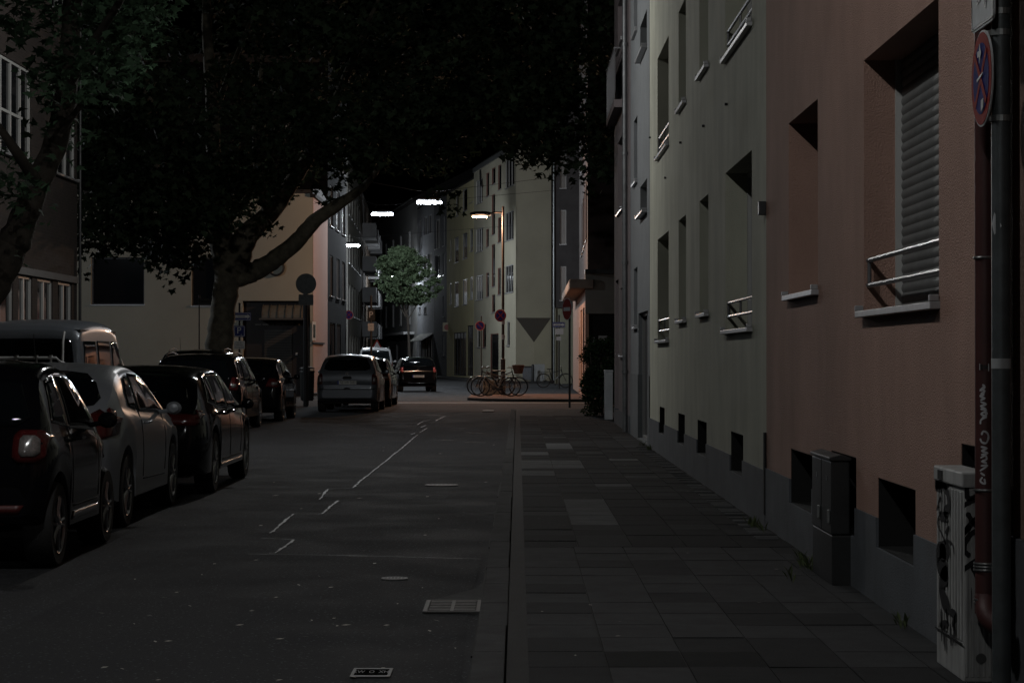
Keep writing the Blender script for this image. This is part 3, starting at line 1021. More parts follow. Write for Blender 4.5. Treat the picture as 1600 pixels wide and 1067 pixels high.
# ================================================================ RIGHT-HAND HOUSES
XW = 2.01
def yy(x): return XW * F / (x - CX)
M_orange = mat('terracotta_stucco', (0.345, 0.212, 0.168), .9, var=.17, vs=1.3, bump=1.0, bs=110, stretch=(1.1, 1.1, .6))
M_cream = mat('cream_stucco', (0.42, 0.42, 0.345), .9, var=.17, vs=1.5, bump=.7, bs=110, stretch=(1.2, 1.2, .45))
M_bgrey = mat('blue_grey_stucco', (0.15, 0.16, 0.168), .9, var=.1, vs=2, bump=.5, bs=120)
M_mauve = mat('mauve_stucco', (0.165, 0.14, 0.145), .9, var=.12, vs=2, bump=.5, bs=120)
M_plinth = mat('grey_plinth_render', (0.078, 0.084, 0.094), .85, var=.22, vs=2.5, bump=.4, bs=90)
M_reddark = mat('dark_red_paint', (0.055, 0.019, 0.018), .55, var=.15, vs=8)

def row(name, label, xa, xb, ztop, wall, holes, X=XW, **k):
    P0, P1 = (X, X * F / (xb - CX)), (X, X * F / (xa - CX))
    return P0, P1

def frw(xa, xb, X=XW):
    P0, P1 = (X, X * F / (xb - CX)), (X, X * F / (xa - CX))
    return P0, P1, Fr(P0, P1)

# terracotta house, nearest
P0, P1, f = frw(1197.3, 1530)
hB = [dict(h=f.hole(1350, 1467, 95, 487), kind='shutter', rail=(1.885, 2.03)),
      dict(h=f.hole(1232.5, 1278, 193.5, 463), sill=True, d=.29),
      dict(h=[f.u(1430), f.u(1371), .41, .80], kind='vent', sill=False, d=.34),
      dict(h=[f.u(1270), f.u(1235), .40, .80], kind='vent', sill=False, d=.34),
      dict(h=[f.u(1337.5), f.u(1298), .40, .875], kind='vent', sill=False, d=.34),
      dict(h=[.004, f.u(1501), .4, 1.08], kind='vent', sill=False, d=.34)]
for a, b_ in ((1350, 1467), (1232.5, 1278)):
    hh = f.hole(a, b_, 0, 0)
    for k in (1, 2): hB.append(dict(h=[hh[0], hh[1], (1.73 if b_ == 1467 else 1.93) + 2.62 * k, 3.19 + 2.62 * k], kind='window'))
bB, fB = building('apartment_house', 'terracotta rendered house nearest on the right, with a big shuttered window', P0, P1, 10.6, 9, M_orange, hB, plinth=(M_plinth, .575))
# cream house
P0, P1, f = frw(1015.5, 1197)
P0 = (XW, P0[1] + .004)
f = Fr(P0, P1)
hC = [dict(h=f.hole(1133.5, 1175, 271, 517), rail=(1.86, 1.99), mull=1, curtain=True), dict(h=f.hole(1093, 1107, 315, 492)), dict(h=f.hole(1060.5, 1072, 345, 502)),
      dict(h=f.hole(1027.5, 1045, 375, 533), rail=(1.84, 1.99), curtain=True)]
for (a, b_, y_) in ((1141.5, 1161, 676), (1089.5, 1104, 657), (1059.5, 1070, 650), (1030.5, 1038.5, 637.5)):
    hC.append(dict(h=[f.u(b_), f.u(a), .40, .775], kind='vent', sill=False, d=.34))
for q in hC[:4][:]:
    for k in (1, 2):
        h_ = q['h']
        rail = q.get('rail')
        hC.append(dict(h=[h_[0], h_[1], h_[2] + 2.62 * k, h_[3] + 2.6 * k], rail=[z + 2.62 * k for z in rail] if rail else None, curtain=bool(rail)))
hC = [q for q in hC if q['h'][3] - q['h'][2] > .05]
bC, fC = building('apartment_house.001'[:15], 'pale cream rendered house between the terracotta and the blue-grey house', P0, P1, 10.2, 9, M_cream, hC, plinth=(M_plinth, .55), d=.26)
# thin joint between the two houses
MB().box(XW - .02, XW + .02, P0[1] - .03, P0[1] + .05, .2, .86).build('expansion_joint', M_black, bC)
MB().box(XW - .06, XW - .001, P0[1] - .02, P0[1] + .05, 2.62, 2.73).build('junction_box', M_dark, bC, bevel=.005)
for (x, y_) in ((1137, 163), (1101, 197), (1065, 223), (1041, 278), (1017, 215)):
    p = Vector((XW, yy(x), CZ - (y_ - CY) * yy(x) / F))
    MB().tube([p, p + Vector((-.03, 0, 0))], .014, 8).build('wall_anchor', M_dark, bC)
# blue-grey house
P0, P1, f = frw(985.5, 1015.2, XW + .015)
hD = [dict(h=f.hole(997.5, 1012.5, 490, 668), kind='door', frame=M_frameg, mull=1, d=.12), dict(h=f.hole(990.5, 996, 421, 512), mull=0), dict(h=f.hole(990.5, 996, 191, 290), mull=0),
      dict(h=f.hole(990.5, 996, -40, 60), mull=0), dict(h=f.hole(1000.5, 1011, 293, 340), mull=1, curtain=True, sw=.09), dict(h=f.hole(1000.5, 1011, 42, 96), mull=1, sw=.09)]
hD[0]['h'][2] = .12
bD, fD = building('apartment_house', 'narrow blue-grey house with a dark entrance door', P0, P1, 9.6, 9, M_bgrey, hD, plinth=(mat('dark_lower_render', (.1, .11, .115), .85, var=.15, bump=.3), 1.18))
# mauve house
P0, P1, f = frw(960, 985.2, XW + .03)
hE = [dict(h=f.hole(965.5, 974, 225, 337), mull=0), dict(h=f.hole(965.5, 974, 10, 85), mull=0), dict(h=f.hole(969.5, 976, 451, 556), mull=0), dict(h=f.hole(961.5, 966.5, 440, 640), kind='door', mull=0, frame=mat('dark_red_door', (.07, .02, .02), .5))]
bE, fE = building('apartment_house', 'narrow mauve house at the corner, with a downpipe and small balcony', P0, P1, 10.5, 9, M_mauve, hE, plinth=(M_plinth, .4))
mb = MB()
u0, u1 = f.u(974), f.u(961)
mb.box(u0, u1, .002, .18, 6.3, 6.45, f)
bl = mb.build('balcony', M_mauve, bE)
mb = MB()
mb.tube([f.p(u0 + .03, .02, 7.45), f.p(u0 + .03, .17, 7.45), f.p(u1 - .03, .17, 7.45), f.p(u1 - .03, .02, 7.45)], .018, 6)
for k in range(12):
    u = u0 + .03 + (u1 - u0 - .06) * k / 11
    mb.tube([f.p(u, .17, 6.45), f.p(u, .17, 7.45)], .008, 5)
mb.box(u0 + .03, u1 - .03, .15, .155, 6.6, 7.35, f)
mb.build('railing', M_rail, bl)
px_ = XW - .045
mb = MB().tube([(px_, 39.3, .1), (px_, 39.3, 10.5)], .05, 12)
for z in (1.2, 3.2, 5.2, 7.2, 9.2): mb.lathe([(.052, -.03), (.062, -.03), (.062, .03), (.052, .03)], (px_, 39.3, z), 'z', 14)
mb.build('downpipe', mat('weathered_zinc', (.13, .135, .14), .5, metal=.6, var=.25, vs=6), bE, smooth=True)
# dark neighbour at the frame's right edge, with wall mouldings
M_brown = mat('brown_moulded_plaster', (0.13, 0.08, 0.06), .9, var=.15, vs=3, bump=1.0, bs=170)
fA = Fr((XW + .08, 3.0), (XW + .08, 9.30))
tA = thing('apartment_house', 'dark brown house with vertical wall mouldings at the right edge of the view', 'building', (XW + 3, 6, 0))
gm = MB(); gridwall(gm, fA, 0, fA.L, .72, 10, 0, [], .2)
gm.box(-.001, fA.L - .002, -8, -.003, 0, 10, fA)
gm.build('wall', M_brown, tA)
mb = MB()
for a, b_ in ((5.0, 5.16), (5.3, 5.36), (5.62, 5.78), (5.9, 5.98)): mb.box(a, b_, .002, .035, .725, 9.9, fA)
mb.build('moulding', M_brown, tA, bevel=.006)
MB().box(-.001, fA.L, .001, .03, 0, .72, fA).build('plinth', mat('dark_plinth', (.05, .052, .058), .8, var=.15), tA)

# red downpipe with scrawl (moves with its house)
dx, dyy = 1.945, 8.93
mb = MB()
P_, Q_ = catmull([(dx, dyy, 10.2), (dx, dyy, 3), (dx, dyy, .62), (dx, dyy, .48), (dx + .0, dyy - .05, .40), (dx + .04, dyy - .09, .36)], [.042, .042, .042, .044, .044, .044], 6)
mb.tube(P_, Q_, 20)
dp = mb.build('downpipe', M_reddark, bB, smooth=True)
M_clip = mat('bright_pipe_clip', (.3, .3, .3), .3, metal=.9)
for y_, n_ in ((403, 1), (765, 1), (884, 3), (938, 2)):
    z = CZ - (y_ - CY) * dyy / F
    mb = MB()
    for k in range(n_): mb.lathe([(.043, -.006), (.048, -.005), (.05, 0), (.048, .005), (.043, .006)], (dx, dyy, z + (k - (n_ - 1) / 2) * .013), 'z', 24)
    if n_ == 1: mb.tube([(dx + .04, dyy, z), (dx + .11, dyy + .03, z)], .006, 6)
    mb.build('pipe_clip', M_clip, dp, smooth=True)
M_spray = mat('silver_marker', (.42, .42, .44), .5)
def pipemap(a, b):   # a: metres round the pipe from its camera side, b: height
    an = -PI / 2 + a / .0425
    return Vector((dx + .0432 * math.cos(an), dyy + .0432 * math.sin(an), b))
def zt(a, b):        # read from the enlarged view (1440,560) at 4.444x
    X_, Y_ = 1440 + a / 4.444, 560 + b / 4.444
    return ((X_ - 1543) / 375.0, CZ - (Y_ - CY) * (dyy - .04) / F)
mb = MB()
for st_ in ([(425, 180), (440, 200), (408, 225), (440, 190)], [(405, 215), (440, 225), (412, 245)], [(440, 235), (408, 262), (440, 275), (410, 290)], [(412, 262), (438, 250)],
            [(410, 300), (450, 318), (412, 330), (452, 352)], [(410, 350), (450, 360), (415, 385), (455, 400)], [(430, 372), (455, 380), (425, 412), (452, 405), (415, 425), (410, 455)],
            [(418, 530), (430, 505), (455, 515), (465, 545), (450, 585), (420, 580), (408, 555)], [(412, 612), (455, 622), (420, 640), (460, 655), (415, 668)],
            [(410, 690), (445, 672), (450, 700), (420, 712), (455, 725)], [(412, 745), (458, 740), (405, 780)], [(410, 792), (440, 812)], [(425, 822), (408, 850), (440, 868), (436, 832)]):
    ribbon(mb, [zt(*q) for q in st_], .008, pipemap)
mb.build('marker_scrawl', M_spray, dp)
mb = MB().add([pipemap(*zt(a, b)) for a, b in ((402, 36), (470, 36), (470, 88), (402, 80))], [(0, 1, 2, 3)])
stk = mb.build('sticker', M_swhite, dp)
mb = MB()
for q in ([(408, 50), (430, 50)], [(440, 46), (440, 72)], [(452, 46), (452, 74)], [(408, 66), (428, 70)]): ribbon(mb, [zt(*w) for w in q], .01, lambda a, b: pipemap(a, b) + Vector((0, -.0015, 0)))
mb.build('sticker_print', M_ink, stk)

# ================================================================ LAMPS
hanging_lamp(-2.8, 9.0, 8.0, -9.0, 2.0, 400, 'nearest hanging street lamp, high above the road before the first parked car')
hanging_lamp(-2.8, -6.0, 8.0, -9.0, 2.0, 480, 'hanging street lamp above the road behind the viewer')
hanging_lamp(-2.8, 35.0, 8.0, -9.0, 2.0, 700, 'hanging street lamp above the road, just over the top of the view')
hanging_lamp(-6.64, 105.0, 8.5, -9.0, 2.5, 2200, 'bright white hanging lamp left of centre, the largest glowing bar')
hanging_lamp(-3.72, 90.0, 8.0, -7.7, 3.0, 950, 'bright white hanging lamp partly behind leaves, right of the largest one')
hanging_lamp(-9.75, 125.0, 8.0, -10.6, .5, 1700, 'bright white hanging lamp farthest away and lowest, beside the dark houses')
hanging_lamp(-9.6, 172.0, 8.0, -12.3, -8.0, 420, 'added hanging lamp, most distant, hidden behind the crown of the small tree')  # extra lamp, added to brighten the far right-hand houses
hanging_lamp(-17.0, 66.0, 7.5, -24, -11, 900, 'hanging street lamp in the side street behind the brick building')
# sodium post lamp
lx, ly = (786 - CX) * 78 / F, 78.0
t = thing('street_lamp', 'tall street lamp on a post with a warm orange glowing head, by the bicycles', 'street lamp', (lx, ly, .09))
M_lpost = mat('brown_lamp_post', (.035, .024, .02), .5, metal=.3, var=.15)
mb = MB().tube([(lx, ly, .09), (lx, ly, 1.4), (lx, ly, 1.42), (lx, ly, 6.95)], [.085, .085, .055, .045], 14)
mb.build('post', M_lpost, t, smooth=True)
MB().tube([(lx, ly, 6.72), (lx - .25, ly, 6.74), (lx - .42, ly, 6.72)], [.035, .03, .03], 8).build('arm', M_lpost, t, smooth=True)
hd = MB().lathe([(0, -.4), (.05, -.37), (.09, -.2), (.1, .2), (.06, .38), (0, .42)], (lx - .82, ly, 6.68), 'x', 14).build('lamp_head', M_dark, t, smooth=True)
MB().box(lx - 1.12, lx - .58, ly - .08, ly + .08, 6.55, 6.59).build('diffuser', M_sodium, t, bevel=.02)
point('lamp_light', (lx - .83, ly - .02, 6.38), 1150, (1.0, 0.62, 0.4), .07, t)
fm_post = []
for z in (2.2, 2.75): MB().lathe([(.058, -.09), (.064, -.09), (.064, .09), (.058, .09)], (lx, ly, z), 'z', 14).build('sticker_band', M_swhite, t, smooth=True)

# ================================================================ FAR HOUSES, RIGHT ROW
o = (-.1, 124.0)
dv = Vector((-.162, 1.0)).normalized()
def onrow(x):
    k = (x - CX) / F
    u = (k * o[1] - o[0]) / (dv.x - k * dv.y)
    return (o[0] + dv.x * u, o[1] + dv.y * u)
M_hc = mat('corner_cream_render', (0.4, 0.375, 0.29), .9, var=.08, vs=.6, bump=.3, bs=60)
M_yel = mat('yellow_render', (0.55, 0.5, 0.3), .9, var=.08, vs=.7, bump=.3, bs=60)
M_redrev = mat('red_brown_window_frame', (0.14, 0.045, 0.035), .5)
A_, B_ = onrow(806), onrow(740.5)
f = Fr(A_, B_)
def zz3(a, b, c, d_, **k):      # traced in the enlarged view (680,220) at 4.103x
    xa, xb = 680 + a / 4.103, 680 + c / 4.103
    ua, ub = sorted((f.u(xa), f.u(xb)))
    return dict(h=[ua, ub, f.z(xb, 220 + d_ / 4.103), f.z(xb, 220 + b / 4.103)], **k)
hH = []
for (a, t_, c, b_, mu, cu) in ((450, 95, 507, 282, 2, 1), (402, 148, 424, 310, 0, 0), (362, 166, 386, 274, 0, 0), (326, 200, 346, 354, 0, 0), (262, 235, 304, 392, 2, 1), (222, 262, 242, 392, 0, 0),
                              (450, 442, 503, 630, 2, 1), (402, 486, 422, 650, 0, 0), (362, 338, 384, 600, 0, 0), (326, 562, 344, 680, 0, 0), (262, 552, 306, 705, 2, 1),
                              (450, 790, 501, 970, 2, 1), (401, 812, 421, 986, 0, 0), (362, 660, 384, 934, 0, 0), (326, 842, 346, 1000, 0, 0), (262, 856, 306, 1016, 2, 1), (362, 984, 384, 1100, 0, 0)):
    hH.append(zz3(a, t_, c, b_, mull=mu, curtain=bool(cu), frame=M_frame if cu else M_redrev, sw=.06))
def zz4(a, b, c, d_, **k):      # traced in the enlarged view (680,440) at 4.85x
    xa, xb = 680 + a / 4.85, 680 + c / 4.85
    ua, ub = sorted((f.u(xa), f.u(xb)))
    return dict(h=[ua, ub, f.z(xb, 440 + d_ / 4.85), f.z(xb, 440 + b / 4.85)], **k)
hH += [zz4(430, 96, 456, 232, mull=0, frame=M_redrev), zz4(418, 392, 480, 700, kind='door', mull=0, frame=M_redrev), zz4(545, 300, 566, 488, mull=0), zz4(358, 320, 385, 500, mull=0, frame=M_redrev), zz4(318, 320, 340, 500, mull=0)]
hH[-4]['h'][2] = .14
for q in hH: q['curtain'] = False; q['d'] = .07
tH, fH = building('corner_house', 'four-storey cream corner house with a blank end wall and red-brown windows', A_, B_, 13.75, .4, M_hc, hH, eave=.0, d=.2)
# its blank end wall: upper storeys jut out, a notched wedge leads down to the ground floor
n2 = Vector((.987, .16)).normalized()
C2 = Vector(A_) + n2 * 2.08
wl = [Vector(A_), C2, C2 + Vector((3.2, 24)), Vector(B_) + n2 * 6]
k1 = Vector(A_) - n2 * .0 + fH.n * .0
mb = MB()
zc = 3.75
back = Vector((.16, -.987)) * -1.0
def v3(p, z): return (p.x, p.y, z)
mb.add([v3(wl[0], zc), v3(wl[1], zc), v3(wl[1], 13.75), v3(wl[0], 13.75)], [(0, 1, 2, 3)])
mb.add([v3(wl[1], 0), v3(wl[2], 0), v3(wl[2], 13.75), v3(wl[1], 13.75)], [(0, 1, 2, 3)])
mb.add([v3(wl[2], 0), v3(wl[3], 0), v3(wl[3], 13.75), v3(wl[2], 13.75)], [(0, 1, 2, 3)])
mb.add([v3(wl[0], 13.752), v3(wl[1], 13.752), v3(wl[2], 13.752), v3(wl[3], 13.752)], [(0, 1, 2, 3)])
# wedge: the two lower corners stay out, the middle folds back
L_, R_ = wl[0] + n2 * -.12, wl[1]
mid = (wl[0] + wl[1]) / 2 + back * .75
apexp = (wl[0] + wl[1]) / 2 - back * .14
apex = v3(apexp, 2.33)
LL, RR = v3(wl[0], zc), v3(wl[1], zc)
MB().add([LL, RR, apex], [(0, 1, 2)]).build('corner_facet', mat('dark_facet', (.07, .06, .05), .7), tH)  # dark triangular facet between the upper end wall and the ground floor
mb.add([v3(wl[0], 0), v3(apexp, 0), v3(wl[1], 0), LL, apex, RR], [(0, 1, 4, 3), (1, 2, 5, 4)])
mb.build('end_wall', M_hc, tH)
MB().prism([(0, 0), (0, .28), (.1, .28), (.1, 0)], lambda a, b, t: fH.p(t, a - .02 + .01, 13.6 + b), -.1, fH.L).build('gutter', M_galv, tH)
for a_, c_ in ((750, 762), (838, 862)):
    pass
MB().tube([fH.p(fH.u(752), .06, 13.5), fH.p(fH.u(753), .1, 12.9), fH.p(fH.u(756), .1, 12.3)], .06, 8).build('downpipe', M_dark, tH, smooth=True)

A_, B_ = onrow(740.3), onrow(698)
f = Fr(A_, B_)
hY = []
for (a, t_, c, b_) in ((222, 562, 242, 708), (176, 585, 206, 752), (122, 612, 150, 776), (95, 630, 105, 764), (222, 870, 242, 1016), (175, 884, 205, 1050), (122, 902, 150, 1062), (92, 912, 104, 1048), (176, 300, 206, 445), (132, 340, 150, 480)):
    hY.append(zz3(a, t_, c, b_, mull=0, frame=M_frameg, sw=.05))
hY += [zz4(243, 330, 288, 715, kind='door', mull=2, frame=M_dark), zz4(140, 380, 235, 715, kind='door', mull=3, frame=M_dark), zz4(262, 20, 285, 132, mull=0), zz4(205, 0, 242, 172, mull=0), zz4(140, 0, 175, 190, mull=0)]
hY = hY[:12]
for q in hY: q['d'] = .07
building('town_house', 'yellow rendered house adjoining the cream corner house', A_, B_, 13.2, 9, M_yel, hY, d=.2)
sg = fH
# round shop sign sticking out of the yellow house
p = Vector(onrow(699))
t = thing('shop_sign', 'white box sign with a red disc projecting from the yellow house', 'sign', (p.x, p.y, 2.7))
c = WP(699, 511, p.y - .3)
MB().box(c.x - .34, c.x + .3, c.y - .08, c.y + .08, c.z - .32, c.z + .32).build('sign_box', mat('sign_box_cream', (.5, .47, .35), .5), t, bevel=.02)
pn, fm = sign_plate(None, t, 'red_disc', 'round', (c.x - .02, c.y - .085, c.z - .02), .42, .42, (1, 0, 0), mat('disc_red', (.35, .1, .09), .5))

M_slate = mat('dark_grey_cladding', (0.1, 0.105, 0.115), .85, var=.12, bump=.3, vs=2)
M_lgrey = mat('light_grey_render', (0.27, 0.28, 0.3), .9, var=.08, vs=.6)
M_pgrey = mat('pale_grey_render', (0.3, 0.3, 0.295), .9, var=.08, vs=.6)
def zz7(a, b, c, d_, **k):      # traced in the enlarged view (530,380) at 5.93x
    xa, xb = 530 + a / 5.93, 530 + c / 5.93
    ua, ub = sorted((f.u(xa), f.u(xb)))
    return dict(h=[ua, ub, f.z(xb, 380 + d_ / 5.93), f.z(xb, 380 + b / 5.93)], **k)
A_, B_ = onrow(697.8), onrow(678); f = Fr(A_, B_)
hI = [zz7(958, 95, 975, 296, mull=0), zz7(958, 490, 972, 680, mull=0), zz7(955, 855, 972, 1040, mull=0), zz7(885, 100, 935, 310, mull=1, frame=M_dark)]
hI.append(dict(h=[hI[0]['h'][0], hI[0]['h'][1], 9.6, 11.8], mull=0)); hI.append(dict(h=[hI[3]['h'][0], hI[3]['h'][1], 9.6, 11.8], mull=1, curtain=True))
building('town_house', 'dark grey clad house with tall narrow windows', A_, B_, 13.2, 9, M_slate, hI, d=.15)
A_, B_ = onrow(677.8), onrow(652); f = Fr(A_, B_)
hJ = [zz7(820, 85, 860, 265, mull=0, curtain=True), zz7(785, 105, 812, 275, mull=0, curtain=True), zz7(735, 125, 762, 285, mull=0), zz7(735, 590, 755, 655, mull=0), zz7(785, 590, 810, 655, mull=0, curtain=True), zz7(725, 875, 755, 1060, kind='door', mull=0), zz7(770, 870, 865, 1060, kind='door', mull=3)]
for k in (1, 2): hJ += [dict(h=[q['h'][0], q['h'][1], q['h'][2] + 3.0 * k, q['h'][3] + 3.0 * k], mull=1) for q in hJ[:3]] if k == 1 else []
tJ, fJ = building('town_house', 'light grey rendered house with a shop below, behind the small street tree', A_, B_, 13.4, 9, M_lgrey, hJ, d=.15)
MB().prism([(0, 3.25), (.02, 3.3), (.9, 2.75), (.9, 2.7)], lambda a, b, t: fJ.p(t, a + .003, b), .3, fJ.L * .8).build('awning', mat('awning_cloth', (.2, .2, .18), .8, var=.1), tJ)
A_, B_ = onrow(651.8), onrow(592); f = Fr(A_, B_)
hK = []
for i, x in enumerate((642, 628, 616, 605, 597)):
    for (z0_, z1_) in ((4.2, 6.2), (7.2, 9.2), (10.2, 12.0)):
        u = f.u(x); hK.append(dict(h=[u, u + 1.5, z0_, z1_], mull=1, curtain=(i % 2 == 0)))
for x in (640, 622, 606):
    u = f.u(x); hK.append(dict(h=[u, u + 1.6, .9, 2.6], mull=1, frame=M_frameg))
tK, fK = building('town_house', 'long pale house farthest along the right-hand row', A_, B_, 14.2, 9, M_pgrey, hK, d=.15, eave=.4)
MB().box(2, fK.L * .72, .003, .9, 3.35, 3.55, fK).build('shop_canopy', mat('white_canopy', (.55, .55, .55), .5), tK)
# yellow gable wall closing the view
f = Fr((-12.7, 212), (-16.5, 209), -1)
building('town_house', 'yellow ochre house closing the end of the street', (-12.6, 213), (-17.5, 210.5), 12.5, 8, mat('ochre_render', (.34, .27, .12), .9, var=.1), [dict(h=[3.4, 4.3, 1.0, 2.6], mull=1), dict(h=[1.2, 2.0, .1, 2.3], kind='door', mull=0)], side=1, d=.12)

# ================================================================ HOUSES RIGHT OF THE CROSSING
M_fcream = mat('shop_fascia_render', (0.22, 0.21, 0.19), .85, var=.1)
M_pinkshop = mat('pinkish_shop_stone', (0.4, 0.25, 0.19), .8, var=.12)
M_darkbrick = mat('dark_brick', (0.05, 0.035, 0.03), .85, var=.2, bump=.5, bs=30)
P0, P1 = (2.3, 73.2), (2.42, 94)
f = Fr(P0, P1)
hF = [dict(h=[.9, 3.2, .35, 3.2], kind='window', mull=1, frame=M_pinkshop), dict(h=[4.2, 6.6, .35, 3.2], mull=1, frame=M_pinkshop), dict(h=[7.8, 9, .15, 2.6], kind='door', mull=0)]
tF, fF = building('shop_building', 'shop with a flat canopy and pink stone front on the far right corner', P0, P1, 4.05, 10, M_pinkshop, hF, d=.25, z0=.09)
MB().box(-.35, 16, -.3, .55, 3.8, 4.12, fF).build('canopy', mat('canopy_stone', (.3, .24, .2), .8, var=.1), tF, bevel=.05)
MB().box(2.3, 12.3, 73.0, 73.19, 2.95, 4.3).build('fascia', M_fcream, tF)
MB().box(2.42, 12.3, 73.1, 73.195, .09, 2.94).build('shop_front', M_black, tF)
MB().box(2.3, 2.42, 73.05, 73.19, .09, 2.94).build('corner_pillar', M_pinkshop, tF)
MB().box(2.28, 12.3, 72.7, 73.25, 4.31, 4.45).build('coping', M_dark, tF)
MB().box(2.55, 2.62, 73.04, 73.09, 1.9, 2.15).box(2.75, 3.05, 73.05, 73.09, 1.75, 2.2).build('notice', M_swhite, tF)
fu = Fr((2.42, 74.2), (2.75, 96))
hU = []
for (a, b_) in ((1.2, 3.4), (4.6, 6.8), (8, 10.5), (12, 14)):
    hU.append(dict(h=[a, b_, 5.6, 7.7], mull=1, frame=mat('brown_frame', (.16, .09, .06), .6), curtain=True)); hU.append(dict(h=[a, b_, 9, 10.8], mull=1, frame=M_dark))
building('apartment_house', 'tall dark brick block standing over the corner shop', (2.42, 74.2), (2.75, 96), 15.5, 9, M_darkbrick, hU, d=.12, z0=4.46)
# the house between corner house and dark block
f = Fr((5.5, 118.2), (2.0, 118.6))
hG = [dict(h=[f.u(864 + 13.2), f.u(864 + 1.2), z, z + 1.9][:], mull=1) for z in ()]
fg = Fr((2.06, 118.6), (6.5, 118.2), -1)
hG = []
for z in (4.6, 7.7, 10.8): hG += [dict(h=[.28, .62, z, z + 1.9], mull=0, curtain=True, sw=.05)]
tG, _ = building('town_house', 'dark narrow house beside the blank end wall of the corner house', (2.06, 118.6), (6.5, 118.2), 15, 8, mat('sooty_render', (.055, .05, .05), .9, var=.2), hG, side=-1, d=.15, z0=4.2)
building_g = MB().box(2.07, 6.5, 118.75, 125, .0, 4.19).build('ground_floor', mat('dull_green_cream_render', (.24, .24, .18), .9, var=.1), tG)
MB().tube([(2.0, 118.5, 0), (2.0, 118.5, 15)], .05, 8).build('downpipe', M_galv, tG, smooth=True)

# ================================================================ LEFT-HAND HOUSES
M_lbrick = mat('brown_brickwork', (0.07, 0.05, 0.042), .85, var=.2)
nt = M_lbrick.node_tree
bk = nt.nodes.new('ShaderNodeTexBrick')
bk.inputs['Scale'].default_value = 4.2
bk.inputs['Color1'].default_value = (.036, .027, .023, 1)
bk.inputs['Color2'].default_value = (.024, .018, .016, 1)
bk.inputs['Mortar'].default_value = (.045, .043, .041, 1)
bk.inputs['Mortar Size'].default_value = .012
mp = nt.nodes.new('ShaderNodeMapping')
mp.inputs['Rotation'].default_value = (R(90), 0, R(90))
tcn = nt.nodes['Texture Coordinate']
cmb = nt.nodes.new('ShaderNodeCombineXYZ'); sp = nt.nodes.new('ShaderNodeSeparateXYZ')
nt.links.new(tcn.outputs['Object'], sp.inputs[0]); nt.links.new(sp.outputs['Y'], cmb.inputs['X']); nt.links.new(sp.outputs['Z'], cmb.inputs['Y'])
nt.links.new(cmb.outputs[0], bk.inputs['Vector'])
nt.links.new(bk.outputs['Color'], nt.nodes['Principled BSDF'].inputs['Base Color'])
# outward normal must point +X: run the wall with side=-1
hL = []
yv = lambda x: -9.0 * F / (x - CX) if x < CX else 0
y0b = 24.0
def lh(xa, xb, z0, z1, mull, trans=0): return dict(h=[yv(xa) - y0b, yv(xb) - y0b, z0, z1], mull=mull, trans=trans, frame=M_frame, curtain=False, sw=.08)
hL += [lh(-30, 48, 5.05, 6.75, 4, .45), lh(78, 117, 5.05, 6.75, 2, .45), lh(-60, 20, 1.9, 2.95, 3), lh(28, 50, 1.9, 2.95, 1), lh(58, 82, 1.9, 2.95, 1), lh(90, 112, 1.9, 2.95, 1)]
hL += [dict(h=[yv(-30) - y0b, yv(48) - y0b, 8.2, 9.9], mull=4, frame=M_frame), dict(h=[yv(78) - y0b, yv(117) - y0b, 8.2, 9.9], mull=2, frame=M_frame), dict(h=[1, 4.5, 5.05, 6.75], mull=4), dict(h=[1, 5, 1.9, 2.95], mull=4)]
tL, fL = building('office_building', 'dark brick building with white window bands at the left edge', (-9, y0b), (-9, 43.75), 11.5, 10, M_lbrick, hL, side=-1, d=.08)
MB().box(0.2, fL.L - .05, .01, .05, 2.97, 3.1, fL).build('lintel_band', mat('grey_lintel', (.14, .14, .14), .8, var=.1), tL)
MB().tube([(-8.95, 43.8, 0), (-8.95, 43.8, 11)], .03, 8).build('downpipe', M_dark, tL, smooth=True)

# cream-pink building behind the tree (faces the camera)
M_pinkc = mat('cream_pink_render', (0.29, 0.285, 0.24), .9, var=.07, vs=.5, bump=.2, bs=40)
YC = 81.0
fp = Fr((-22, YC), (-7.75, YC), -1)
px2u = lambda x: (x - CX) * YC / F + 22
zc_ = lambda y_: CZ - (y_ - CY) * YC / F
hP = [dict(h=[px2u(142), px2u(225), zc_(476), zc_(402)], mull=0, frame=M_dark, d=.2), dict(h=[px2u(299), px2u(346), zc_(478), zc_(402)], mull=0, frame=M_dark, d=.2),
      dict(h=[px2u(40), px2u(110), zc_(476), zc_(402)], mull=0, frame=M_dark, d=.2),
      dict(h=[px2u(379), px2u(484.4), 0, zc_(470)], kind='door', mull=0, frame=M_black, d=.5)]
tP, fPk = building('corner_building', 'low cream and pink corner building behind the big tree', (-22, YC), (-7.75, YC), 7.65, 6.2, M_pinkc, hP, side=-1, d=.2)
mb = MB().box(px2u(379), px2u(484), -.3, -.25, 0, zc_(470), fPk)
mb.build('dark_shop_cladding', mat('black_cladding', (.015, .012, .012), .7), tP)
ua, ub = px2u(411), px2u(458)
aw = []
for k in range(9):
    a = PI / 2 * k / 8
    aw.append((-.24 + .62 * math.sin(a), zc_(497) + .5 * math.cos(a)))
aw = aw + [(-.24, zc_(497))]
M_awn = mat('bronze_awning', (.1, .095, .08), .6, var=.15)
MB().prism(aw, lambda a, b, t: fPk.p(t, a, b), ua, ub + .35).build('awning', M_awn, tP)
mb = MB()
for k in range(6):
    u = ua + (ub + .35 - ua) * k / 5
    mb.tube([fPk.p(u, a + .012 * 1, b + .012) for a, b in aw[:9]], .02, 5)
mb.box(ua - .1, ub + .5, -.2, .42, zc_(500), zc_(497) - .004, fPk)
mb.build('awning_rib', mat('awning_rib', (.06, .055, .05), .6), tP)
u0_, u1_ = px2u(412), px2u(455)
mb = MB()
z = .02
while z < zc_(517):
    mb.box(u0_, u1_, -.23, -.21, z, z + .085, fPk); z += .1
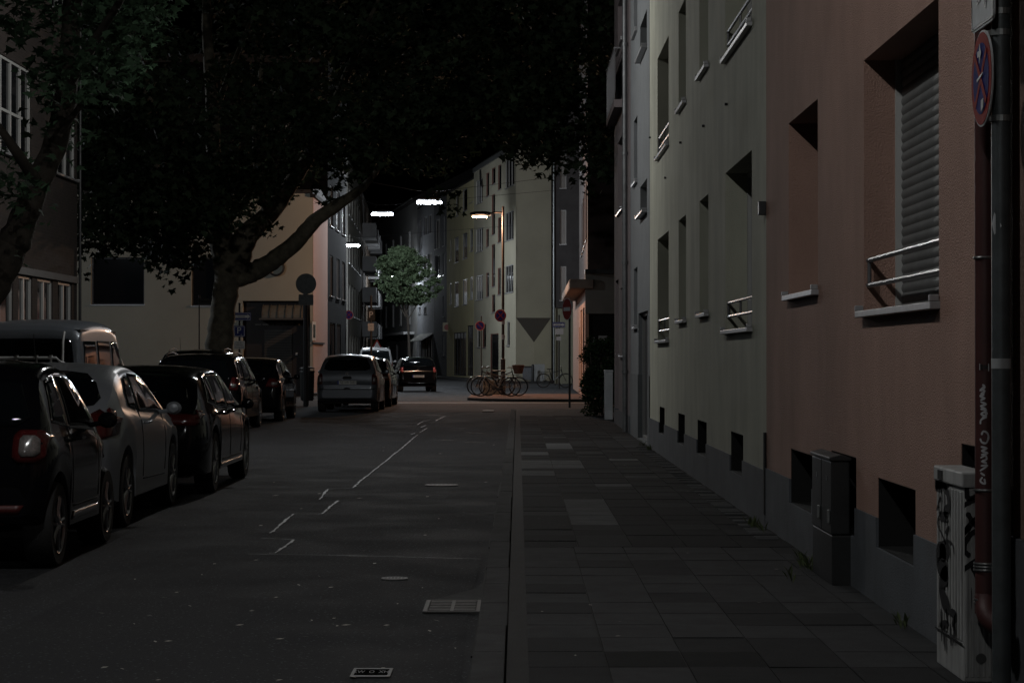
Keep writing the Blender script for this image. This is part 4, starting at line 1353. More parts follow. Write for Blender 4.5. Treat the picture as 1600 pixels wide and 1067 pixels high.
mb.build('roller_shutter', mat('dark_slats', (.035, .033, .03), .6), tP)
text_part('shop_lettering', '— —— ——— ——', .2, fPk.p((px2u(416) + px2u(460)) / 2, -.18, zc_(506.5)), (1, 0, 0), (0, 0, 1), mat('faded_letters', (.3, .28, .24), .6), tP, sx=1.1)
MB().box(px2u(461), px2u(464), -.24, -.2, zc_(555), zc_(551), fPk).build('doorbell_plate', M_swhite, tP)
# pink side of it along the street
fs = Fr((-7.75, YC + .01), (-7.75, 87.2), -1)
MB().box(.0, 6.1, .001, .02, 0, 7.6, fs).build('side_render', mat('pink_render', (.26, .17, .14), .9, var=.06, vs=.6), tP)
uu = lambda x: fs.u(x)
mb = MB().box(uu(486.5), uu(492), .021, .04, CZ + (558 - 532) * 81.5 / F, CZ + (558 - 503) * 81.5 / F, fs)
o_ = mb.build('window', M_frame, tP)
MB().box(uu(487.5), uu(491), .041, .045, 2.2, 2.7, fs).build('pane', M_glass, o_)
MB().box(uu(485.6), uu(504), .021, .09, 1.98, 2.04, fs).build('sill', M_dark, tP)
MB().box(-.0, 6.1, .021, .06, .0, .12, fs).build('plinth', M_plinth, tP)
MB().lathe([(.3, 0), (.33, -.02), (.33, -.1), (.27, -.12), (.25, -.05)], (WP(431, 418, 80.9).x, 80.98, WP(431, 418, 80.9).z), 'y', 28).build('round_wall_sign', M_dark, tP, smooth=True)
MB().box(-.1, 6.1, -.1, .12, 7.5, 7.64, fs).build('gutter', M_black, tP)

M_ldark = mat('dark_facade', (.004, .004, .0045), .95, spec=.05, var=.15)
f = Fr((-7.75, 87.4), (-7.75, 97), -1)
M_dframe = mat('dull_frame', (.07, .07, .07), .5)
hh = []
for z in (4.0, 6.9, 9.6):
    hh += [dict(h=[1.0, 2.6, z, z + 1.7], mull=1, sw=.05, frame=M_dframe), dict(h=[4.2, 5.8, z, z + 1.7], mull=1, sw=.05, frame=M_dframe), dict(h=[7.2, 8.8, z, z + 1.7], mull=1, sw=.05, frame=M_dframe)]
hh += [dict(h=[1, 3.6, .2, 2.9], kind='door', mull=1, frame=M_dark), dict(h=[4.4, 6.5, .2, 2.9], kind='door', mull=1, frame=M_dark)]
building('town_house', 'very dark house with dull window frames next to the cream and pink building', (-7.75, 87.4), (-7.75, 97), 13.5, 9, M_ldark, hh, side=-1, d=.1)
M_lm = mat('grey_brown_facade', (.16, .155, .14), .85, var=.1)
f = Fr((-10.4, 131), (-11.4, 156), -1)
def zf(a, b, c, d_, **k):
    xa, xb = 530 + a / 5.93, 530 + c / 5.93
    ua, ub = sorted((f.u(xa), f.u(xb)))
    return dict(h=[max(.1, ua), max(ub, .3), f.z(xb, 380 + d_ / 5.93), f.z(xb, 380 + b / 5.93)], **k)
hh = []
for (z0_, z1_) in ((1.0, 2.9), (4.1, 6.1), (7.3, 9.2), (10.3, 12.0)):
    for k in range(5): hh.append(dict(h=[2 + 4.6 * k, 4.2 + 4.6 * k, z0_, z1_], mull=1, sw=.06, curtain=(k % 2 == 0)))
building('town_house', 'grey-brown house on the left beyond the dark houses, below the farthest lamp', (-10.4, 131), (-11.4, 156), 13.6, 8, M_lm, hh, side=-1, d=.12)
f = Fr((-11.4, 156.2), (-12.9, 190), -1)
tb, fb = building('town_house', 'left-hand house with a stack of white balconies far down the street', (-11.4, 156.2), (-12.9, 190), 13.6, 8, mat('brown_balcony_facade', (.13, .1, .075), .85, var=.1), [dict(h=[3 + 6 * k, 5.4 + 6 * k, z, z + 2.0], mull=1, sw=.04) for k in range(5) for z in (.7, 3.3, 5.85, 8.15)], side=-1, d=.12)
for k in range(4):
    for z in (3.0, 5.55, 7.85, 10.3):
        mb = MB().box(2.6 + 8 * k, 6.2 + 8 * k, .003, 1.0, z, z + .12, fb)
        mb.box(2.6 + 8 * k, 6.2 + 8 * k, .95, 1.0, z + .12, z + 1.1, fb).box(2.6 + 8 * k, 2.66 + 8 * k, .003, .95, z + .12, z + 1.1, fb).box(6.14 + 8 * k, 6.2 + 8 * k, .003, .95, z + .12, z + 1.1, fb)
        mb.build('balcony', mat('balcony_white', (.22, .22, .225), .6, var=.1), tb)

# ================================================================ CARS
def paint(name, col, rough=.22, metal=.0): return mat(name, col, rough, metal=metal, spec=.25, coat=.3)
M_pblack = paint('black_paint', (.004, .004, .005), .1)
M_psilver = paint('silver_grey_paint', (.27, .285, .31), .3, .3)
M_pmicra = paint('blue_grey_paint', (.12, .13, .148), .32, .4)
M_pvan = paint('van_grey_paint', (.1, .11, .125), .35, .3)
M_pwhite = paint('white_paint', (.2, .205, .21), .3)
M_redtrim = mat('red_bumper_trim', (.07, .014, .013), .4)

microcar = dict(L=2.7, W=1.66, H=1.54, ra=.44, fa=2.3, wr=.3, paint=M_pblack, zb=.24, tum=.2, rr=.1, er=.4,
    top=[(0, .62), (.02, .9), (.1, 1.0), (.2, 1.12), (.45, 1.42), (.75, 1.52), (1.2, 1.54), (1.6, 1.47), (2.15, 1.06), (2.5, .92), (2.68, .72), (2.7, .5)],
    belt=[(0, .96), (.6, 1.0), (1.6, .98), (2.4, .9), (2.7, .6)],
    side=[[(.92, 1.05), (1.86, 1.0), (1.8, 1.1), (1.5, 1.36), (1.2, 1.42), (.95, 1.42)], [(.42, 1.1), (.84, 1.06), (.87, 1.42), (.66, 1.38)]], chrome=True,
    rear=[(0, 1.06), (.58, 1.06), (.66, 1.12), (.54, 1.4), (0, 1.43)],
    tail=[([(.61, .80), (.74, .80), (.785, .84), (.79, .98), (.75, 1.03), (.61, 1.03), (.575, .99), (.575, .84)], M_redlens)], tail2=[([(.64, .845), (.72, .845), (.745, .87), (.745, .96), (.72, .985), (.64, .985), (.62, .96), (.62, .87)], M_clearlens)],
    extra=[([(-.62, .40), (.62, .40), (.66, .46), (-.66, .46)], 'b', M_redtrim, 'bumper_trim'), ([(-.5, .33), (.5, .33), (.55, .29), (-.55, .29)], 'b', M_redtrim, 'bumper_trim'), ([(.85, .3), (1.85, .3), (1.8, .36), (.9, .36)], 'r', M_chrome, 'sill_trim')],
    gaps=[((.86, .42), (.88, 1.0)), ((1.85, .42), (1.92, 1.0)), ((.88, .4), (1.84, .4))], handles=[(1.05, .88)], mirror=(1.72, 1.06), spokes=5, wind=[(0, 1.1), (.6, 1.08), (.5, 1.4), (0, 1.42)], pz=.55, badge=1.0)
coupe = dict(L=4.27, W=1.77, H=1.45, ra=.75, fa=3.36, wr=.32, paint=M_psilver, tum=.2, rr=.12, er=.75, zb=.22,
    top=[(0, .6), (.02, .86), (.1, .97), (.22, 1.06), (.6, 1.3), (1.0, 1.4), (1.7, 1.455), (2.3, 1.42), (2.8, 1.2), (3.2, 1.0), (3.9, .84), (4.2, .7), (4.27, .5)],
    belt=[(0, .92), (.6, 1.06), (1.4, .99), (2.6, .93), (3.5, .85), (4.27, .6)],
    side=[[(1.0, 1.08), (1.42, 1.03), (1.5, 1.36), (1.25, 1.33), (1.02, 1.2)], [(1.5, 1.02), (2.95, .97), (2.55, 1.22), (2.2, 1.35), (1.58, 1.37)]],
    rear=[(0, 1.08), (.5, 1.07), (.66, 1.1), (.7, 1.16), (.62, 1.29), (.5, 1.37), (.3, 1.395), (0, 1.4)],
    tail=[([(.5, .84), (.7, .79), (.85, .84), (.86, .98), (.72, 1.06), (.54, .95)], M_redlens)],
    extra=[([(.06, .86), (.3, .9), (.42, 1.0), (.3, 1.04), (.08, .98)], 'r', M_redlens, 'tail_light_side')],
    gaps=[((1.5, .4), (1.48, 1.0)), ((2.75, .4), (2.85, .94)), ((1.5, .38), (2.75, .36))], handles=[(1.68, .88)], mirror=(2.7, 1.02), pz=.68, spokes=7, wind=[(0, 1.05), (.62, 1.03), (.5, 1.36), (0, 1.39)], antenna=(0, 1.1), badge=.9)
estate = dict(L=4.7, W=1.83, H=1.44, ra=.96, fa=3.77, wr=.335, paint=M_pblack, tum=.2, rr=.12, er=.6, zb=.22,
    top=[(0, .62), (.02, .88), (.12, .98), (.2, 1.02), (.55, 1.3), (.8, 1.39), (1.8, 1.45), (2.6, 1.42), (3.05, 1.2), (3.35, 1.02), (4.2, .88), (4.6, .74), (4.7, .5)],
    belt=[(0, .9), (1.0, .98), (2.6, .93), (3.6, .86), (4.7, .6)],
    side=[[(.72, 1.06), (1.22, 1.0), (1.25, 1.35), (1.0, 1.32)], [(1.29, 1.0), (2.1, .97), (2.12, 1.38), (1.32, 1.37)], [(2.18, .97), (3.2, .95), (2.72, 1.26), (2.4, 1.37), (2.18, 1.38)]], chrome=True,
    rear=[(0, 1.04), (.6, 1.04), (.7, 1.08), (.66, 1.2), (.56, 1.32), (0, 1.36)],
    tail=[([(.38, .82), (.82, .8), (.86, .92), (.38, .94)], M_redlens)], tail2=[([(.42, .855), (.56, .85), (.56, .885), (.42, .89)], M_clearlens)],
    extra=[([(.02, .81), (.22, .83), (.3, .9), (.02, .93)], 'r', M_redlens, 'tail_light_side'), ([(1.3, .27), (3.4, .27), (3.4, .3), (1.3, .3)], 'r', M_chrome, 'sill_trim')],
    gaps=[((1.27, .5), (1.27, .98)), ((2.15, .36), (2.15, .95)), ((3.12, .36), (3.2, .93)), ((1.5, .34), (3.12, .34))], handles=[(1.42, .86), (2.3, .86)], mirror=(3.0, .98), pz=.7, spokes=10, wind=[(0, 1.05), (.62, 1.03), (.5, 1.34), (0, 1.38)], badge=.93, wiper=((0, 1.06), (.35, 1.1)))
mpv = dict(L=4.4, W=1.8, H=1.64, ra=.85, fa=3.53, wr=.32, paint=M_pblack, tum=.17, rr=.1, er=.5, zb=.24,
    top=[(0, .65), (.02, .98), (.1, 1.12), (.28, 1.45), (.45, 1.58), (1.2, 1.64), (2.3, 1.62), (2.9, 1.38), (3.35, 1.1), (4.0, .95), (4.35, .78), (4.4, .5)],
    belt=[(0, .98), (1.0, 1.04), (2.8, 1.0), (3.6, .9), (4.4, .6)],
    side=[[(.5, 1.12), (1.05, 1.09), (1.08, 1.52), (.66, 1.5)], [(1.14, 1.08), (2.0, 1.06), (2.02, 1.55), (1.18, 1.54)], [(2.08, 1.06), (3.2, 1.03), (2.75, 1.34), (2.35, 1.52), (2.08, 1.55)]],
    rear=[(0, 1.1), (.62, 1.1), (.68, 1.15), (.58, 1.52), (0, 1.55)], tail=[([(.68, .9), (.84, .88), (.85, 1.14), (.74, 1.16)], M_redlens)], tail2=[([(.74, .95), (.81, .95), (.81, 1.02), (.74, 1.02)], M_clearlens)],
    gaps=[((1.1, .6), (1.1, 1.05)), ((2.05, .38), (2.05, 1.02)), ((3.0, .38), (3.1, 1.0))], handles=[(1.3, .95), (2.25, .95)], mirror=(3.0, 1.08), pz=.75, spokes=5, rails=(.8, 2.3), wind=[(0, 1.15), (.65, 1.12), (.55, 1.5), (0, 1.54)], badge=1.02)
hatch = dict(L=4.2, W=1.74, H=1.45, ra=.8, fa=3.31, wr=.31, paint=M_pblack, tum=.17, rr=.1, er=.5, zb=.22,
    top=[(0, .62), (.02, .88), (.1, 1.0), (.35, 1.25), (.6, 1.37), (1.3, 1.45), (2.2, 1.42), (2.7, 1.2), (3.1, 1.0), (3.8, .86), (4.15, .7), (4.2, .5)],
    belt=[(0, .92), (1.0, .97), (2.6, .93), (3.5, .85), (4.2, .6)],
    side=[[(1.05, 1.02), (1.75, .99), (1.77, 1.37), (1.15, 1.34)], [(1.83, .99), (2.85, .96), (2.5, 1.2), (2.1, 1.36), (1.83, 1.37)]],
    rear=[(0, 1.05), (.56, 1.05), (.63, 1.1), (.52, 1.34), (0, 1.37)], tail=[([(.52, .8), (.82, .78), (.83, .98), (.6, .99)], M_redlens)], tail2=[([(.66, .84), (.78, .84), (.78, .9), (.66, .9)], M_clearlens)],
    gaps=[((1.0, .6), (1.0, .96)), ((1.8, .36), (1.8, .95)), ((2.75, .36), (2.82, .93))], handles=[(1.2, .86), (2.0, .86)], mirror=(2.7, 1.0), pz=.78, spokes=5, wind=[(0, 1.08), (.6, 1.05), (.5, 1.34), (0, 1.38)], badge=.95, wiper=((0, 1.06), (.35, 1.09)))
supermini = dict(L=3.73, W=1.66, H=1.53, ra=.62, fa=3.05, wr=.295, paint=M_pmicra, tum=.19, rr=.1, er=.45, zb=.24,
    top=[(0, .6), (.0, .7), (.06, .8), (.1, .98), (.14, 1.08), (.3, 1.33), (.5, 1.45), (1.2, 1.53), (1.9, 1.5), (2.4, 1.28), (2.85, 1.04), (3.4, .9), (3.68, .74), (3.73, .5)],
    belt=[(0, .96), (.8, 1.02), (2.2, .98), (3.1, .9), (3.73, .6)],
    side=[[(.62, 1.09), (1.25, 1.05), (1.27, 1.44), (.82, 1.4)], [(1.33, 1.05), (2.55, 1.01), (2.2, 1.28), (1.8, 1.43), (1.35, 1.45)]],
    rear=[(0, 1.1), (.5, 1.11), (.62, 1.15), (.6, 1.25), (.5, 1.43), (0, 1.46)], tail=[([(.66, .74), (.77, .74), (.79, .96), (.7, 1.04), (.66, .98)], M_redlens)], tail2=[([(.685, .80), (.755, .80), (.76, .93), (.685, .93)], M_clearlens)],
    extra=[([(-.74, .6), (.74, .6), (.74, .625), (-.74, .625)], 'b', M_black, 'bumper_gap'), ([(-.64, .655), (.64, .655), (.64, .67), (-.64, .67)], 'b', M_black, 'tailgate_gap'), ([(-.1, .635), (0, .61), (.1, .635), (0, .655)], 'b', M_chrome, 'bumper_crest'), ([(-.13, .9), (-.1, .95), (.1, .95), (.13, .9), (.08, .88), (-.08, .88)], 'b', M_plastic, 'handle_recess'), ([(-.42, .8), (-.42, .81), (-.62, .81), (-.62, .8)][::-1], 'b', M_chrome, 'model_script')],
    gaps=[((1.3, .38), (1.3, 1.0)), ((2.4, .38), (2.45, .97))], handles=[(1.5, .9)], mirror=(2.4, 1.06), pz=.79, plate='NE·VW 2683', badge=1.03, spokes=6, wind=[(0, 1.1), (.6, 1.08), (.5, 1.42), (0, 1.46)], wiper=((0, 1.13), (.32, 1.16)))
citycar = dict(hatch); citycar.update(L=3.53, W=1.64, H=1.46, ra=.6, fa=2.92, wr=.285, zb=.24,
    top=[(0, .6), (.02, .9), (.08, 1.0), (.2, 1.22), (.36, 1.38), (1.1, 1.46), (1.8, 1.43), (2.3, 1.2), (2.65, 1.0), (3.2, .9), (3.48, .75), (3.53, .5)],
    belt=[(0, .94), (.8, .98), (2.2, .95), (3.0, .88), (3.53, .6)],
    side=[[(.55, 1.03), (1.15, 1.01), (1.18, 1.38), (.72, 1.36)], [(1.23, 1.0), (2.42, .98), (2.08, 1.2), (1.75, 1.37), (1.25, 1.38)]],
    rear=[(0, 1.03), (.58, 1.03), (.64, 1.08), (.54, 1.36), (0, 1.38)], tail=[([(.64, .82), (.79, .82), (.79, 1.02), (.64, 1.03)], mat('lit_look_red_lens', (.4, .07, .06), .25, coat=.5))], tail2=[],
    gaps=[((1.2, .36), (1.2, .98)), ((2.25, .36), (2.3, .95))], handles=[(1.4, .86)], mirror=(2.25, 1.0), pz=.66, plate='D·LX 2714', extra=[([(-.45, .36), (.3, .36), (.3, .38), (-.45, .38)], 'b', M_chrome, 'bumper_strip')], badge=.97)
minivan = dict(mpv); minivan.update(L=4.6, W=1.85, H=1.95, paint=M_pwhite, zb=.28,
    top=[(0, .7), (.02, 1.1), (.1, 1.3), (.25, 1.72), (.4, 1.88), (1.2, 1.95), (2.7, 1.92), (3.2, 1.6), (3.7, 1.22), (4.2, 1.05), (4.55, .85), (4.6, .5)],
    belt=[(0, 1.08), (3.2, 1.1), (3.9, 1.0), (4.6, .6)],
    side=[[(.5, 1.2), (1.25, 1.2), (1.25, 1.78), (.62, 1.76)], [(1.35, 1.2), (2.3, 1.2), (2.3, 1.8), (1.35, 1.8)], [(2.4, 1.2), (3.5, 1.16), (3.1, 1.55), (2.7, 1.78), (2.4, 1.8)]],
    rear=[(0, 1.25), (.7, 1.25), (.74, 1.3), (.66, 1.78), (0, 1.82)], tail=[([(.8, .9), (.9, .9), (.9, 1.3), (.8, 1.3)], M_redlens)], mirror=(3.3, 1.25), ra=.9, fa=3.7, rails=(.5, 2.7), wind=[(0, 1.3), (.72, 1.28), (.6, 1.78), (0, 1.82)], gaps=[], handles=[(1.5, 1.05), (2.5, 1.05)], badge=1.12)
van = dict(L=4.75, W=1.84, H=2.06, cat='van', ra=1.0, fa=3.92, wr=.33, paint=M_pvan, tum=.1, rr=.06, er=.35, rf=.15, zb=.3,
    top=[(0, .7), (.02, 1.1), (.06, 1.3), (.14, 1.72), (.24, 1.86), (.3, 1.9), (.36, 1.94), (.5, 1.99), (1.4, 2.06), (2.8, 2.04), (3.2, 1.92), (3.35, 1.86), (3.9, 1.3), (4.1, 1.12), (4.6, .95), (4.75, .6)],
    belt=[(0, 1.12), (3.6, 1.14), (4.2, 1.0), (4.75, .65)],
    side=[[(.3, 1.22), (1.32, 1.22), (1.32, 1.72), (.42, 1.72)], [(1.46, 1.22), (2.5, 1.22), (2.5, 1.73), (1.46, 1.73)], [(2.64, 1.22), (3.72, 1.2), (3.4, 1.55), (3.1, 1.72), (2.64, 1.73)]],
    rear=[(0, 1.25), (.7, 1.25), (.76, 1.3), (.7, 1.7), (.64, 1.75), (0, 1.76)], tail=[([(.8, .7), (.9, .7), (.9, 1.05), (.8, 1.05)], M_redlens)],
    gaps=[((1.4, .5), (1.4, 1.15)), ((2.58, .4), (2.58, 1.15)), ((3.6, .5), (3.7, 1.1))], handles=[(2.4, 1.02), (2.75, 1.02)], mirror=(3.6, 1.25), pz=.6, spokes=8, hm=M_plastic, mm=M_plastic, wind=[(0, 1.35), (.72, 1.32), (.64, 1.74), (0, 1.78)])
ccar = dict(hatch); ccar.update(L=4.0, W=1.72)

XR = -3.14
def squash(s, k):
    q = dict(s)
    for n_ in ('top', 'belt', 'wind', 'rear'): q[n_] = [(a, b * k) for a, b in s[n_]]
    q['side'] = [[(a, b * k) for a, b in p] for p in s['side']]
    q['tail'] = [([(a, b * k) for a, b in p], m) for p, m in s['tail']]
    q['tail2'] = [([(a, b * k) for a, b in p], m) for p, m in s.get('tail2', [])]
    q['mirror'] = (s['mirror'][0], s['mirror'][1] * k)
    q['H'] = s['H'] * k
    return q
make_car('parked_microcar', 'small black two-seater car nearest at the left, with a square pale tail lamp', (XR - .83 - .06, 14.62, 0), R(.6), squash(microcar, .935))
make_car('parked_car', 'silver-grey hatchback with rounded roof, second in the row on the left', (XR - .885 - .22, 17.85, 0), R(.6), squash(coupe, .965))
make_car('parked_estate_car', 'black estate car with bright window trim, third in the row', (XR - .915 - .12, 22.35, 0), R(.5), squash(estate, .94))
make_car('parked_people_carrier', 'tall dark people carrier in front of the tree trunk, beyond the black estate', (-5.4 - .9, 41.6, 0), 0, squash(mpv, .93))
h2 = dict(hatch); h2.update(plate='ME·HS 120')
make_car('parked_car', 'dark hatchback with a white number plate beside the litter bin', (-5.38 - .87, 48.6, 0), 0, h2)
make_car('parked_car', 'blue-grey supermini seen from behind, standing out in the street past the tree', (-4.575, 57.4, 0), R(.0), supermini)
make_car('parked_car', 'black compact car directly ahead of the blue-grey supermini', (-4.6, 62.9, 0), R(-.5), ccar)
make_car('parked_car', 'small black city car with red tail lights near the crossing', (-4.22, 91, 0), R(8), citycar)
make_car('parked_minivan', 'white minivan far down the street below the small tree', (-7.1, 107, 0), R(4), minivan)
cv = make_car('parked_camper_van', 'grey camper van with raised roof and bicycle rack behind the parked cars', (-7.6, 33.0, 0), 0, van)
m3 = dict(mpv); m3.update(H=1.66, antenna=(-.4, 1.0))
make_car('parked_people_carrier', 'dark people carrier in the second row, its roof showing beside the tree', (-7.62, 50, 0), 0, m3)
# bicycle rack on the van's tail
mb = MB(True)
for x in (-.62, .62):
    mb.tube([(x, -.02, 1.86), (x, -.12, 1.7), (x * 1.02, -.2, 1.25), (x * 1.05, -.22, .8)], .018, 8)
mb.tube([(-.66, -.22, 1.42), (-.66, -.5, 1.46), (.60, -.5, 1.46), (.66, -.5, 1.4), (.66, -.22, 1.38)], .02, 8)
for x in (-.3, .0, .3, .52): mb.tube([(x, -.5, 1.2), (x, -.5, 1.46), (x, -.5, 1.5)], [.018, .018, .03], 8)
mb.tube([(-.7, -.25, .82), (.7, -.25, .82)], .02, 8).tube([(-.7, -.55, .82), (.7, -.55, .82)], .02, 8)
mb.build('bicycle_rack', mat('rack_alloy', (.6, .6, .6), .45, metal=.3), cv, smooth=True)
MB(True).box(-.80, .80, .32, 3.25, 1.865, 1.9).build('roof_seam', M_plastic, cv)

# ================================================================ TREES
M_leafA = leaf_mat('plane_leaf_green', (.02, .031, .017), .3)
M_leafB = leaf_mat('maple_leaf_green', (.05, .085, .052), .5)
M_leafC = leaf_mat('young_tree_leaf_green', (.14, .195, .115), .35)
Yt = 60.0
def T(x, y_, Y=Yt): return tuple(WP(x, y_, Y))
tt = thing('plane_tree', 'huge plane tree with a forked trunk and a limb reaching right over the street', 'tree', (T(348, 600)[0], Yt, 0))
s60 = Yt / F
spec = [([T(342, 640), T(342, 560), T(346, 505), T(354, 440), T(362, 400)], [.52, .42, .34, .36, .44]),
        ([T(352, 430), T(346, 380), T(338, 330), T(334, 260), T(330, 150), T(322, 20), T(330, -120)], [.3, .34, .3, .22, .18, .13, .07]),
        ([T(344, 370), T(325, 325, 59), T(290, 280, 58), T(262, 235, 57), T(236, 170, 56), T(215, 60, 55)], [.28, .2, .17, .15, .11, .05]),
        ([T(368, 420), T(385, 370, 60), T(420, 335, 60.5), T(452, 290, 61), T(490, 230, 61.5), (T(540, 120, 62)), T(590, 0, 63)], [.34, .34, .26, .24, .17, .12, .05]),
        ([T(372, 438), T(395, 425), T(430, 405, 59.6), T(465, 375, 59.2), T(492, 345, 58.8), T(530, 318, 58.5), T(575, 285, 58), T(600, 240, 57), T(620, 190, 56)], [.2, .28, .25, .23, .2, .16, .09, .06, .03]),
        ([T(420, 335, 60.5), T(405, 280, 59), T(400, 200, 58), T(410, 80, 57)], [.16, .13, .1, .05]),
        ([T(330, 190), T(360, 110, 62), T(400, 10, 64)], [.1, .08, .04]), ([T(236, 170, 56), T(190, 100, 54), T(150, 10, 52)], [.09, .06, .03]),
        ([T(490, 230, 61.5), T(560, 190, 63), T(660, 120, 65), T(800, 90, 66), T(900, 60, 66)], [.1, .09, .07, .05, .02]),
        ([T(262, 235, 57), T(220, 290, 55), T(180, 330, 54), T(150, 340, 53)], [.07, .05, .03, .015]), ([T(346, 380), T(310, 330, 62), T(250, 300, 64), T(180, 290, 65)], [.09, .06, .04, .02])]
limbs('trunk', spec, tt)
yb = [(110, 410), (135, 428), (170, 412), (215, 408), (245, 450), (270, 445), (300, 430), (335, 395), (360, 345), (385, 330), (400, 375), (425, 360), (440, 330), (470, 290), (500, 318), (540, 310), (600, 300), (660, 315), (700, 335), (722, 272), (745, 246), (770, 224), (800, 228), (830, 275), (860, 262), (900, 270), (930, 305), (965, 300)]
cs, rs = [], []
rng = np.random.RandomState(3)
n_c = 0
while n_c < 620:
    x = rng.uniform(105, 965); Y = rng.uniform(47, 74 if rng.uniform() < 2 else 0)
    if x < 330: Y = 47 + (Y - 47) * .55
    b_ = interp(yb, x)
    r_ = rng.uniform(.45, 1.0)
    lo = b_ - r_ * .7 * F / Y - (8 if x < 700 else 4)
    y_ = lo - abs(rng.normal(0, 1)) ** 1.3 * 150 if rng.uniform() < .6 else rng.uniform(-120, lo)
    if y_ < -160: continue
    if 400 < x < 700 and y_ > 230 and rng.uniform() < .45: continue
    cs.append(WP(x, y_, Y)); rs.append(r_); n_c += 1
# ragged low twigs
for x, y_, Y in ((250, 425, 56), (268, 440, 57), (288, 428, 56), (300, 415, 58), (215, 395, 55), (160, 400, 55), (135, 425, 54), (180, 385, 55), (235, 405, 56), (325, 385, 58), (400, 345, 58), (425, 350, 57), (412, 365, 57), (240, 350, 55), (290, 360, 57), (200, 350, 55),
                 (770, 215, 60), (800, 236, 60), (820, 255, 62), (845, 268, 61), (870, 262, 60), (790, 215, 60), (930, 300, 59), (905, 285, 60), (700, 330, 62), (712, 325, 63), (680, 300, 62), (690, 320, 62), (880, 250, 62), (850, 240, 61), (510, 315, 60), (712, 300, 62)):
    cs.append(WP(x, y_, Y)); rs.append(.32)
pts = clump_points(cs, rs, 96, .65)
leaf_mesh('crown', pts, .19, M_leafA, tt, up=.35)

# near maple at the left edge
Yn = 27.0
tn = thing('maple_tree', 'leaning tree at the left edge with leaves lit bright green', 'tree', (T(-70, 0, Yn)[0], Yn, 0))
limbs('trunk', [([(T(-90, 0, Yn)[0], Yn, 0), T(-55, 520, Yn), T(-12, 440, Yn), T(18, 385, Yn), T(38, 335, Yn), T(58, 285, Yn), T(88, 215, Yn), T(105, 120, Yn), T(112, 0, Yn), T(120, -150, Yn)], [.3, .26, .235, .21, .18, .16, .15, .14, .12, .06]),
                ([T(105, 130, Yn), T(150, 60, Yn - 1), T(200, -20, Yn - 2)], [.09, .06, .03]), ([T(60, 290, Yn), T(20, 230, Yn - 1), T(-40, 150, Yn - 1)], [.09, .06, .03]), ([T(88, 215, Yn), T(130, 160, Yn - .5), T(180, 120, Yn - 1)], [.05, .035, .015])], tn, M_bark2)
yb2 = [(-60, 330), (0, 335), (30, 350), (50, 300), (75, 200), (95, 260), (110, 270), (130, 200), (160, 182), (190, 195), (200, 160), (225, 110), (240, 75), (252, 40), (275, 12)]
cs, rs = [], []
n_c = 0
while n_c < 150:
    x = rng.uniform(-60, 268); Y = rng.uniform(23.5, 30.5)
    b_ = interp(yb2, x)
    r_ = rng.uniform(.18, .42)
    y_ = rng.uniform(-120, b_ - r_ * .6 * F / Y)
    if x > 285 - y_ * .7 and x > 120: continue
    if x < 60 and 70 < y_ < 250 and rng.uniform() < .85: continue
    cs.append(WP(x, y_, Y)); rs.append(r_); n_c += 1
for x, y_ in ((15, 300), (45, 290), (80, 325), (68, 300), (25, 330), (60, 275), (90, 240), (105, 255), (178, 150), (160, 165), (150, 140), (190, 165), (215, 90), (235, 60), (225, 40), (205, 20), (5, 280), (60, 350), (30, 405)):
    cs.append(WP(x, y_, 25.5)); rs.append(.14)
pts = clump_points(cs, rs, 190, .7)
leaf_mesh('crown', pts, .125, M_leafB, tn, up=.5)

# small street tree
Ys = 116.0
ts = thing('street_tree', 'small young street tree with a bright green crown under the lamps', 'tree', (T(638, 0, Ys)[0], Ys, 0))
limbs('trunk', [([(T(640, 0, Ys)[0], Ys, 0), T(640, 560, Ys), T(637, 500, Ys), T(634, 490, Ys)], [.09, .075, .06, .055]),
                ([T(634, 495, Ys), T(620, 470, Ys), T(606, 440, Ys)], [.04, .03, .015]), ([T(634, 495, Ys), T(640, 465, Ys), T(645, 420, Ys)], [.045, .03, .015]),
                ([T(634, 492, Ys), T(628, 460, Ys), T(620, 410, Ys)], [.04, .03, .012]), ([T(637, 500, Ys), T(655, 470, Ys), T(670, 445, Ys)], [.03, .02, .01])], ts, M_bark2, 8)
cs, rs = [], []
prof = [(384, 8), (392, 20), (402, 38), (415, 46), (430, 50), (445, 54), (455, 52), (465, 44), (474, 25)]
for k in range(320):
    y_ = rng.uniform(388, 474)
    hw = interp(prof, y_) * rng.uniform(.8, 1.1)
    a = rng.uniform(0, 2 * PI); q = rng.uniform(.2, 1) ** .6
    cxp = 634 + (6 if y_ > 430 else -4)
    p = WP(cxp + hw * q * math.cos(a) * .93, y_, Ys)
    cs.append((p[0], Ys + hw * q * math.sin(a) * Ys / F, p[2])); rs.append(rng.uniform(.12, .27))
for x, y_ in ((617, 388), (632, 386), (622, 396), (599, 404), (594, 415), (590, 440), (688, 448), (680, 440), (611, 392)): cs.append(WP(x, y_, Ys)); rs.append(.16)
pts = clump_points(cs, rs, 1150, .38)
leaf_mesh('crown', pts, .16, M_leafC, ts, shape=OVAL, up=.3)

